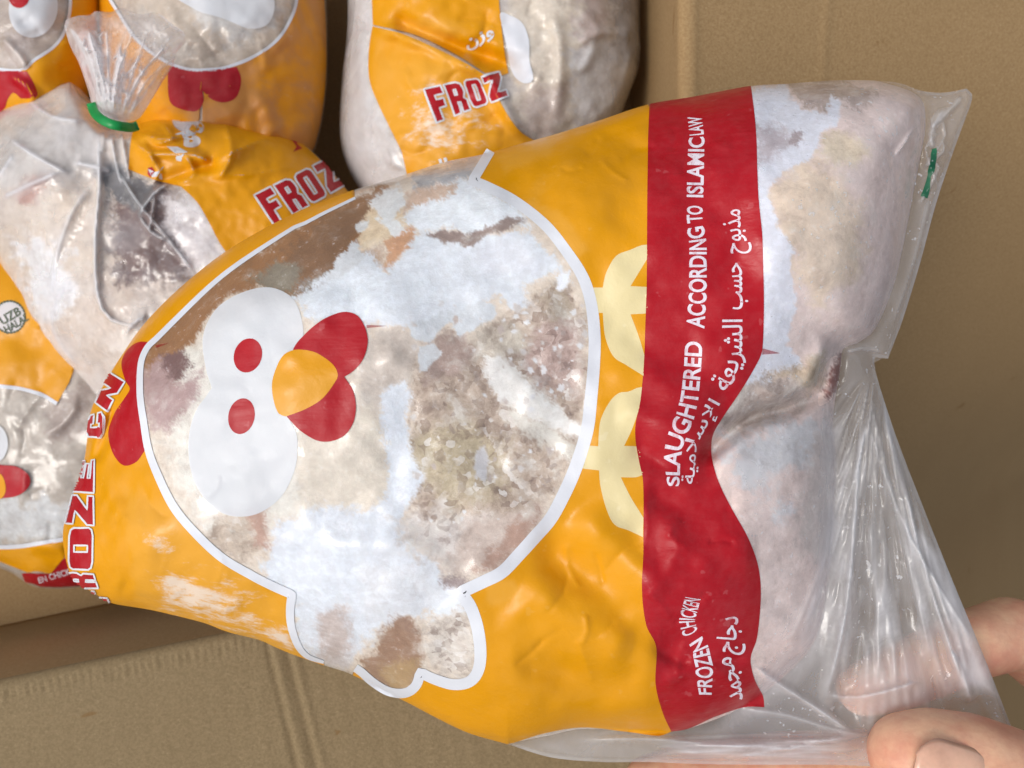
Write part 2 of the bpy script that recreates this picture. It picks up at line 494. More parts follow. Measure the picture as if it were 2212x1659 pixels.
def patch(pk, name, poly, mat, root, off, spacing=8.0, holes=(), frost=None, k_back=None):
    loops = [np.asarray(poly)] + [np.asarray(h) for h in holes]
    def test(q):
        r = inside(loops[0], q)
        for h in loops[1:]: r &= ~inside(h, q)
        return r
    V, F = cdt_patch(loops, test, spacing)
    if name.startswith('letter'): F = F[inside(pk.out, V[F].mean(1))]
    P = pk.at(V[:, 0], V[:, 1], off)
    e1 = V[F[:, 1]]-V[F[:, 0]]; e2 = V[F[:, 2]]-V[F[:, 0]]
    F = np.where((e1[:, 0]*e2[:, 1]-e1[:, 1]*e2[:, 0] > 0)[:, None], F[:, ::-1], F)
    me = mesh_np(name, P, F)
    set_attr(me, 'frost', frost(V[:, 0], V[:, 1]) if frost else np.zeros(len(V)))
    return link(name, me, root, mat)

def stroke(pl, w):
    pl = np.asarray(pl); w = np.broadcast_to(np.asarray(w, float), (len(pl),))
    t = np.gradient(pl, axis=0); t /= np.linalg.norm(t, axis=1, keepdims=True)+1e-9
    n = np.stack([-t[:, 1], t[:, 0]], 1)
    return np.concatenate([pl+n*w[:, None]/2, (pl-n*w[:, None]/2)[::-1]])
def stroke_patch(pk, name, pl, w, mat, root, off, frost=None, nacross=3):
    """ribbon that follows a line (keeps clean at corners)"""
    pl = np.asarray(pl); n = len(pl); w = np.broadcast_to(np.asarray(w, float), (n,))
    t = np.zeros_like(pl); t[1:-1] = pl[2:]-pl[:-2]; t[0] = pl[1]-pl[0]; t[-1] = pl[-1]-pl[-2]
    t /= np.linalg.norm(t, axis=1, keepdims=True)+1e-9
    nr = np.stack([-t[:, 1], t[:, 0]], 1)
    q = np.concatenate([pl+nr*(w*f)[:, None] for f in np.linspace(-.5, .5, nacross)])
    F = [(a*n+i, a*n+i+1, (a+1)*n+i+1, (a+1)*n+i) for a in range(nacross-1) for i in range(n-1)]
    F = np.array(F)
    if name.startswith('letter'): F = F[inside(pk.out, q[F].mean(1))]
    P = pk.at(q[:, 0], q[:, 1], off)
    me = mesh_np(name, P, F)
    set_attr(me, 'frost', frost(q[:, 0], q[:, 1]) if frost else np.zeros(len(q)))
    return link(name, me, root, mat)

# ------------------------------------------------------------------ lettering
def glyph_mesh(body, offset=0.0, space=1.0, shear=0.0):
    c = bpy.data.curves.new('t', 'FONT'); c.body = body; c.offset = offset; c.space_character = space
    c.resolution_u = 5; c.shear = shear
    o = bpy.data.objects.new('t', c); COL.objects.link(o)
    dg = bpy.context.evaluated_depsgraph_get(); ev = o.evaluated_get(dg); me = ev.to_mesh()
    bm = bmesh.new(); bm.from_mesh(me); ev.to_mesh_clear()
    bpy.data.objects.remove(o); bpy.data.curves.remove(c)
    bmesh.ops.triangulate(bm, faces=bm.faces[:])
    bmesh.ops.remove_doubles(bm, verts=bm.verts[:], dist=1e-5)
    for _ in range(2):
        ed = [e for e in bm.edges if e.calc_length() > .22]
        if ed:
            bmesh.ops.subdivide_edges(bm, edges=ed, cuts=1)
            bmesh.ops.triangulate(bm, faces=bm.faces[:])
    V = np.array([v.co[:2] for v in bm.verts]); F = np.array([[v.index for v in f.verts] for f in bm.faces])
    bm.free()
    return V, F
def bilin(quad, s, t):
    """quad = top-left, top-right, bottom-right, bottom-left; s along, t up"""
    tl, tr, br, bl = [np.array(p, float) for p in quad]
    s = s[:, None]; t = t[:, None]
    return (bl*(1-s)+br*s)*(1-t) + (tl*(1-s)+tr*s)*t
def put(pk, name, V2, F, mat, root, off):
    e1 = V2[F[:, 1]]-V2[F[:, 0]]; e2 = V2[F[:, 2]]-V2[F[:, 0]]
    F = np.where((e1[:, 0]*e2[:, 1]-e1[:, 1]*e2[:, 0] > 0)[:, None], F[:, ::-1], F)
    me = mesh_np(name, pk.at(V2[:, 0], V2[:, 1], off), F)
    set_attr(me, 'frost', np.zeros(len(V2)))
    return link(name, me, root, mat)
def text_quad(pk, body, quad, mat, root, off, offset=.0, space=1.0, name='lettering', ref=None, cap=.70, arch=0.0):
    V, F = glyph_mesh(body, offset, space)
    R = V if ref is None else ref
    x0, x1 = R[:, 0].min(), R[:, 0].max()
    y0, y1 = (0.0, cap) if cap else (R[:, 1].min(), R[:, 1].max())
    s = (V[:, 0]-x0)/(x1-x0); t = (V[:, 1]-y0)/(y1-y0)
    return put(pk, name, bilin(quad, s, t), F, mat, root, off)
def text_curve(pk, body, base, y_from, y_to, hgt, mat, root, off, offset=.0, side=-1, cap=.70, name='lettering', full=False):
    """letters along a near-vertical base line x = f(y), read from y_from to y_to"""
    V, F = glyph_mesh(body, offset)
    x0, x1 = V[:, 0].min(), V[:, 0].max()
    s = (V[:, 0]-x0)/(x1-x0); y = y_from+(y_to-y_from)*s
    by = np.array(sorted(base, key=lambda p: p[1]))
    hh = np.interp(s, np.linspace(0, 1, len(hgt)), hgt) if isinstance(hgt, (list, tuple)) else hgt
    t = V[:, 1]/cap*hh
    bx = np.interp(y, by[:, 1], by[:, 0])
    sl = (np.interp(y+12, by[:, 1], by[:, 0])-np.interp(y-12, by[:, 1], by[:, 0]))/24
    n = np.stack([-np.ones_like(sl), sl], 1); n /= np.linalg.norm(n, axis=1, keepdims=True)
    P = np.stack([bx, y], 1) + n*t[:, None]*(1 if side < 0 else -1)
    return put(pk, name, P, F, mat, root, off)
BLOCK = {   # heavy condensed capitals in a unit square: outer edge, then counters
 'F': [[(0, 0), (0, 1), (1, 1), (1, .74), (.46, .74), (.46, .62), (.88, .62), (.88, .37), (.46, .37), (.46, 0)]],
 'R': [[(0, 0), (0, 1), (.72, 1), (.94, .92), (1, .78), (1, .62), (.86, .48), (1, .38), (1, 0), (.57, 0), (.57, .35), (.44, .37), (.44, 0)], [(.44, .60), (.44, .78), (.57, .78), (.57, .60)]],
 'O': [[(.2, 0), (.8, 0), (.95, .06), (1, .18), (1, .82), (.95, .94), (.8, 1), (.2, 1), (.05, .94), (0, .82), (0, .18), (.05, .06)], [(.42, .22), (.42, .78), (.58, .78), (.58, .22)]],
 'Z': [[(0, 0), (1, 0), (1, .27), (.52, .27), (1, .76), (1, 1), (0, 1), (0, .73), (.46, .73), (0, .25)]],
 'E': [[(0, 0), (0, 1), (1, 1), (1, .76), (.45, .76), (.45, .62), (.9, .62), (.9, .38), (.45, .38), (.45, .24), (1, .24), (1, 0)]],
 'N': [[(0, 0), (0, 1), (.4, 1), (.62, .5), (.62, 1), (1, 1), (1, 0), (.6, 0), (.38, .5), (.38, 0)]],
 'C': [[(.2, 0), (.8, 0), (1, .15), (1, .38), (.58, .38), (.58, .24), (.42, .24), (.42, .76), (.58, .76), (.58, .62), (1, .62), (1, .85), (.8, 1), (.2, 1), (0, .85), (0, .15)]]}
def two_tone(pk, body, quad, root, off, w=4.2, gap=.14):
    """red block letters with a white edge; quad = top-left, top-right, bottom-right, bottom-left"""
    made = []; n = len(body)
    for k, ch in enumerate(body):
        L = [bilin(quad, (k+gap/2+np.array([p[0] for p in l])*(1-gap))/n, np.array([p[1] for p in l], float)) for l in BLOCK[ch]]
        D = []
        for l in L:
            q = []
            for a, b in zip(l, np.roll(l, -1, 0)):
                m = max(1, int(np.linalg.norm(b-a)/5)); q += [a+(b-a)*f/m for f in range(m)]
            D.append(np.array(q))
        made.append(patch(pk, 'letter', D[0], M_RED, root, off, 6, D[1:]))
        for q in D: made.append(stroke_patch(pk, 'letter_edge', np.concatenate([q, q[:2]]), w, M_WHT, root, off+.00008, None, 2))
    return made

# ------------------------------------------------------------------ the cardboard box
FZ = -.045      # height of the flaps
FLOOR = -.150
box = thing('cardboard_box', 'open brown corrugated cardboard box with flaps folded out, packs of chicken inside', 'box', (0, 0, FLOOR))
def Pz(u, v, z): return Vector(unproj(np.array([u]), np.array([v]), z)[0])

def card_sheet(name, A, e, n, L, section, root, mat, ds=.0008, disp=None):
    """sheet swept along e from A with a section of (t, z) points, displaced by disp(s, t)"""
    S = np.arange(0, L+ds, ds); T = np.array(section)
    s, k = np.meshgrid(S, np.arange(len(T)))
    t = T[k.astype(int), 0]; z = T[k.astype(int), 1]
    if disp is not None: z = z + disp(s, t)
    P = np.array(A)[None, None, :]*np.array([1, 1, 0]) + s[..., None]*np.array([e[0], e[1], 0]) + t[..., None]*np.array([n[0], n[1], 0])
    P[..., 2] = z
    a, b = s.shape; I = np.arange(a*b).reshape(a, b)
    F = np.stack([I[:-1, :-1].ravel(), I[1:, :-1].ravel(), I[1:, 1:].ravel(), I[:-1, 1:].ravel()], 1)
    me = mesh_np(name, P.reshape(-1, 3), F)
    bm = bmesh.new(); bm.from_mesh(me); bmesh.ops.recalc_face_normals(bm, faces=bm.faces[:]); bm.to_mesh(me); bm.free()
    o = link(name, me, root, mat); fix_parent(o); return o
def flap_section(width, r=.0035, dt=.0008, slope=0.0, thick=.004):
    a = [(-r*1.0+(r-r*math.cos(x))*1.0, FZ-r+r*math.sin(x)) for x in np.linspace(0, math.pi/2, 8)]
    b = [(t, FZ+slope*t) for t in np.arange(dt, width, dt)]
    c = [(width, FZ+slope*width-thick), (.004, FZ-thick-.001)]
    return a+b+c

corner = Pz(1490, 1186, FZ)
fa, fb = Pz(0, 1495, FZ), Pz(530, 1385, FZ)
e2 = (fb-fa).normalized(); n2 = Vector((e2.y, -e2.x, 0))
if n2.y > 0: n2 = -n2
# right flap: fold runs up the picture
def disp_r(s, t):
    d = .00025*fbm(s*1e4, t*1e4, 420, 3, 3)
    d += .00035*np.exp(-((t-.052+.0006*np.sin(s*30))/.0016)**2) + .0005*np.exp(-((t-.0012)/.0014)**2)
    d -= t*.92*sstep(.56, .29, s)      # near end bent down, a droop shaped in to darken it like shade
    return d*(t > .001)
A = Vector((corner.x, corner.y-.34, FZ))
card_sheet('flap', A, (0, 1), (1, 0), 0.692, flap_section(.58, dt=.0014, slope=-.26), box, M_CARD, ds=.0014, disp=disp_r)['label'] = 'right flap folded outwards, plain brown'  # downward slope also chosen to turn the sheet from the sun
def disp_b(s, t):
    x = s*1e4; y = t*1e4
    d = .00028*fbm(x, y, 500, 9, 3)
    d += (.00028*np.sin(s*2*np.pi/.0026+1.5*vnoise(x, y, 60, 4))+.0003*vnoise(x, y, 24, 8))*np.exp(-((t-.0012)/.0024)**2)
    d += .00010*np.sin(s*2*np.pi/.0066+.6*vnoise(x, y, 300, 14))*sstep(.004, .02, t)*(.6+.4*vnoise(x, y, 400, 15))
    # two pressed crease lines across the flap
    for s0, k in ((CR1, .10), (CR2, .10)):
        d += -.0007*np.exp(-((s-s0-k*t)/.0011)**2) + .0005*np.exp(-((s-s0-.0024-k*t)/.0012)**2)
    return d*(t < .2195)
B = fa - e2*.20
q = Pz(626, 1442, FZ)-B; CR1 = q.dot(e2); CR2 = (Pz(598, 1500, FZ)-B).dot(e2)
LB = (Vector((corner.x, corner.y-.002, FZ))-B).dot(e2)
card_sheet('flap', B, (e2.x, e2.y), (n2.x, n2.y), LB, flap_section(.20, slope=.16), box, M_CARD2, disp=disp_b)['label'] = 'near flap folded outwards, greyer, with a ribbed fold and two pressed creases'  # upward tilt shaped in to keep sun off the box floor
# inner walls (4 mm board)
def wall(name, A, e, n, L):
    sec = [(-.0036, FZ-.0034)] + [(-.0037, z) for z in np.linspace(FZ-.008, FLOOR, 14)] + [(.0, FLOOR), (.0, FZ-.0050)]
    return card_sheet(name, A, e, n, L, sec, box, M_CARD, ds=.004)
wall('wall', Vector((corner.x+.0002, corner.y-.004, 0)), (0, 1), (1, 0), .352)
wall('wall', B+n2*.0002, (e2.x, e2.y), (n2.x, n2.y), LB)
WL = B.x+.01; WT = corner.y+.345
wall('wall', Vector((WL, B.y+.0, 0)), (0, 1), (-1, 0), WT-B.y+.0)
wall('wall', Vector((WL, WT, 0)), (1, 0), (0, 1), corner.x-WL)
bm = bmesh.new(); bmesh.ops.create_cube(bm, size=1)
for v in bm.verts:
    v.co = ((WL-.004, corner.x+.006)[v.co.x > 0], (B.y-.03, WT+.006)[v.co.y > 0], FLOOR-.001-.004*(v.co.z < 0))
me = bpy.data.meshes.new('bottom'); bm.to_mesh(me); bm.free()
o = link('bottom', me, box, M_CARD); fix_parent(o)

# ------------------------------------------------------------------ the held pack
OUT = spl([(137, 1175), (139, 1130), (152, 1085), (178, 1015), (190, 940), (196, 890), (214, 850), (243, 800), (262, 770), (310, 702),
    (380, 630), (470, 556), (560, 500), (660, 450), (760, 412), (850, 385), (960, 350), (1040, 334), (1110, 315), (1200, 290), (1290, 262),
    (1400, 226), (1500, 209), (1622, 186), (1700, 181), (1800, 174), (1890, 174), (1945, 180), (1990, 196), (2040, 200), (2088, 191, 'c'), (2100, 203), (2097, 225),
    (2062, 320), (2022, 440), (1987, 570), (1950, 690), (1918, 775, 'c'), (1888, 771, 'c'), (1891, 800), (1905, 850), (1942, 960), (2000, 1110),
    (2060, 1260), (2110, 1380), (2150, 1480), (2196, 1600, 'c'), (2150, 1640), (2050, 1650), (1950, 1660), (1880, 1655), (1780, 1652), (1640, 1652), (1500, 1650), (1400, 1646),
    (1300, 1646), (1190, 1636), (1095, 1607), (1000, 1578), (870, 1512), (760, 1457), (700, 1437), (640, 1416), (600, 1400), (560, 1382), (490, 1364),
    (440, 1345), (330, 1318), (240, 1302), (200, 1278), (170, 1262), (150, 1235)], True, 9)
def out_between(i, j):
    """outline points from the one nearest i to the one nearest j, going the way the outline runs"""
    a = np.argmin(((OUT-i)**2).sum(1)); b = np.argmin(((OUT-j)**2).sum(1))
    return OUT[a:b+1] if a <= b else np.concatenate([OUT[a:], OUT[:b+1]])
BODY = np.concatenate([out_between((1095, 1607), (1890, 174)), spl([(1900, 176), (1965, 196), (1994, 222), (1998, 282), (1974, 411), (1949, 540), (1927, 626), (1889, 712),
    (1850, 742), (1822, 752), (1815, 800), (1800, 900), (1806, 1000), (1802, 1100), (1790, 1250), (1762, 1380), (1705, 1450), (1640, 1505), (1560, 1548), (1450, 1580),
    (1262, 1574), (1180, 1590), (1105, 1604)], False, 12)])
TAILF = [([(1893, 850), (1862, 960), (1840, 1200), (1822, 1350), (1786, 1500)], 7, 1.0), ([(1902, 865), (1955, 1050), (1990, 1200), (2030, 1330), (2085, 1490)], 6, 1.0),
    ([(1905, 870), (1975, 1075), (2012, 1230), (2068, 1390)], 5, .5), ([(1880, 900), (1835, 1000), (1800, 1120), (1760, 1300), (1730, 1400)], 9, .5),
    ([(1880, 1130), (1890, 1250), (1925, 1360), (1935, 1480)], 12, .35), ([(1788, 1502), (1850, 1506), (1920, 1492), (1990, 1470)], 8, .8),
    ([(1630, 1440), (1690, 1482), (1750, 1520), (1840, 1580)], 6, .9), ([(1600, 1530), (1700, 1545), (1800, 1575), (1880, 1590)], 7, .6),
    ([(1250, 1600), (1400, 1596), (1600, 1612), (1860, 1622)], 8, .7), ([(1440, 1622), (1640, 1632), (1870, 1640)], 6, .6), ([(2060, 1400), (2080, 1450), (2098, 1520)], 13, .7),
    ([(2040, 230), (2010, 290), (2030, 340), (2070, 300)], 7, .8), ([(2080, 205), (2040, 250), (2010, 280)], 6, .6), ([(2060, 330), (2015, 470), (1975, 610), (1935, 740)], 6, .6),
    ([(2010, 420), (1975, 560), (1930, 700)], 6, .5), ([(1905, 760), (1860, 752), (1825, 760)], 6, .6)]
_f = random.Random(11)
for i in range(9):
    t = i/8; x0, y0 = 1880+_f.uniform(-18, 26), 835+_f.uniform(0, 80)
    x1 = 1690+t*420+_f.uniform(-14, 14); y1 = 1440+_f.uniform(-120, 60)+40*t
    TAILF.append(([(x0, y0), (x0+(x1-x0)*.42+_f.uniform(-14, 14), y0+(y1-y0)*.5), (x1, y1)], _f.uniform(3.2, 9), _f.uniform(.12, .5)))
for i in range(9):
    x0, y0 = 1860+_f.uniform(-20, 20), 1600+_f.uniform(-16, 20); x1 = 1330+_f.uniform(0, 260); y1 = 1600+i*5+_f.uniform(-4, 4)
    TAILF.append(([(x1, y1), ((x0+x1)/2, (y0+y1)/2+_f.uniform(-6, 6)), (x0, y0)], _f.uniform(3, 4.5), _f.uniform(.2, .45)))
for i in range(7):
    x0, y0 = 2010+_f.uniform(-30, 60), 230+i*18; TAILF.append(([(x0, y0), (x0+_f.uniform(-40, 20), y0+_f.uniform(20, 60)), (x0+_f.uniform(-50, 0), y0+_f.uniform(60, 120))], 3.5, _f.uniform(.3, .6)))
CRUMP = []
def crumple(n, box, seed, lo=30, hi=120):
    g = random.Random(seed); out = []
    for i in range(n):
        x, y = g.uniform(box[0], box[2]), g.uniform(box[1], box[3]); a = g.uniform(0, 6.28); L = g.uniform(lo, hi); b = a+g.uniform(-.6, .6)
        out.append(([(x, y), (x+.5*L*math.cos(a), y+.5*L*math.sin(a)), (x+.5*L*(math.cos(a)+math.cos(b)), y+.5*L*(math.sin(a)+math.sin(b)))], g.uniform(5, 10), g.choice((-1, 1))*g.uniform(.4, 1)))
    return out
CRUMP = crumple(12, (1110, 1180, 1400, 1540), 3, 40, 130)+crumple(12, (1420, 1080, 1640, 1500), 4, 40, 120)+crumple(8, (1230, 270, 1620, 420), 5, 40, 110)+crumple(12, (220, 1050, 600, 1360), 6, 30, 90)
CREASE = [(1822, 752), (1798, 791), (1785, 824), (1778, 845), (1745, 863), (1690, 885), (1620, 905), (1560, 950), (1500, 1010)]
def fan(u, v):
    """broad folds that run from the pinch to the thumb"""
    a = np.arctan2(u-1892, v-770); r = np.hypot(u-1892, v-770)
    k = fbm(a*900, r*.35, 62, 201, 3)
    w = sstep(1780, 1830, u+.03*(v-900))*sstep(800, 900, v)*sstep(1620, 1480, v)
    return k*w, w
def fold_main(u, v, q):
    f = .0022*fbm(u, v, 210, 1, 2) + .0007*fbm(u, v, 75, 6, 2)
    f += .0035*gauss(u, v, 1800, 500, 120, 230) + .002*gauss(u, v, 1660, 1130, 90, 140) + .0025*gauss(u, v, 760, 800, 260, 200)
    f += -.0075*ridge(q, CREASE, 20)+.003*ridge(q, [(1790, 735), (1760, 790), (1740, 830), (1690, 850), (1640, 860)], 22)
    for pl, w, a in (([(1150, 1165), (1260, 1240), (1390, 1350), (1500, 1420)], 44, -3.0), ([(1120, 1270), (1240, 1350), (1360, 1420)], 46, 2.0),
                     ([(1110, 1430), (1290, 1470), (1400, 1450)], 34, -1.8), ([(1240, 1110), (1340, 1190), (1440, 1290)], 38, 1.6), ([(1180, 1530), (1360, 1530), (1430, 1520)], 26, 1.0),
                     ([(1290, 270), (1420, 330), (1560, 310)], 26, -1.0), ([(1200, 330), (1330, 400), (1500, 430)], 50, 1.2), ([(1395, 1060), (1480, 1100), (1600, 1090)], 30, -1.6),
                     ([(1290, 700), (1400, 760), (1520, 800)], 34, -.8), ([(1330, 880), (1440, 920), (1540, 950)], 30, 1.0), ([(1360, 950), (1450, 1010), (1560, 1020)], 26, -1.6), ([(1420, 1200), (1520, 1200), (1640, 1200)], 50, 1.5),
                     ([(1405, 1390), (1480, 1430), (1620, 1420)], 16, -1.3), ([(1420, 1480), (1520, 1440), (1640, 1520)], 18, 1.0)):
        f += a*.001*ridge(q, pl, w)
    for pl, w, a in TAILF: f += .0036*a*ridge(q, pl, w*1.25, True, 1.1)
    f += .0028*fan(u, v)[0]
    for pl, w, a in CRUMP: f += .0006*a*ridge(q, pl, w, True, 1.1)
    # small wrinkles at the twisted left end
    f += .0012*fbm(u*1.0, v*.6, 40, 12, 2)*sstep(420, 200, u)*sstep(700, 900, v)
    f += -.0035*ridge(q, [(200, 1000), (228, 940), (250, 870)], 12)
    return f
main = thing('chicken_pack', 'large yellow chicken bag with a full red band, held over the box by a hand', 'frozen chicken', tuple(unproj(np.array([1000.]), np.array([880.]), np.array([-.024]))[0]))
PK = Pack(OUT, 0.0, .034, 330, 3.0, fold_main, .5, BODY, .0035, True, .3)

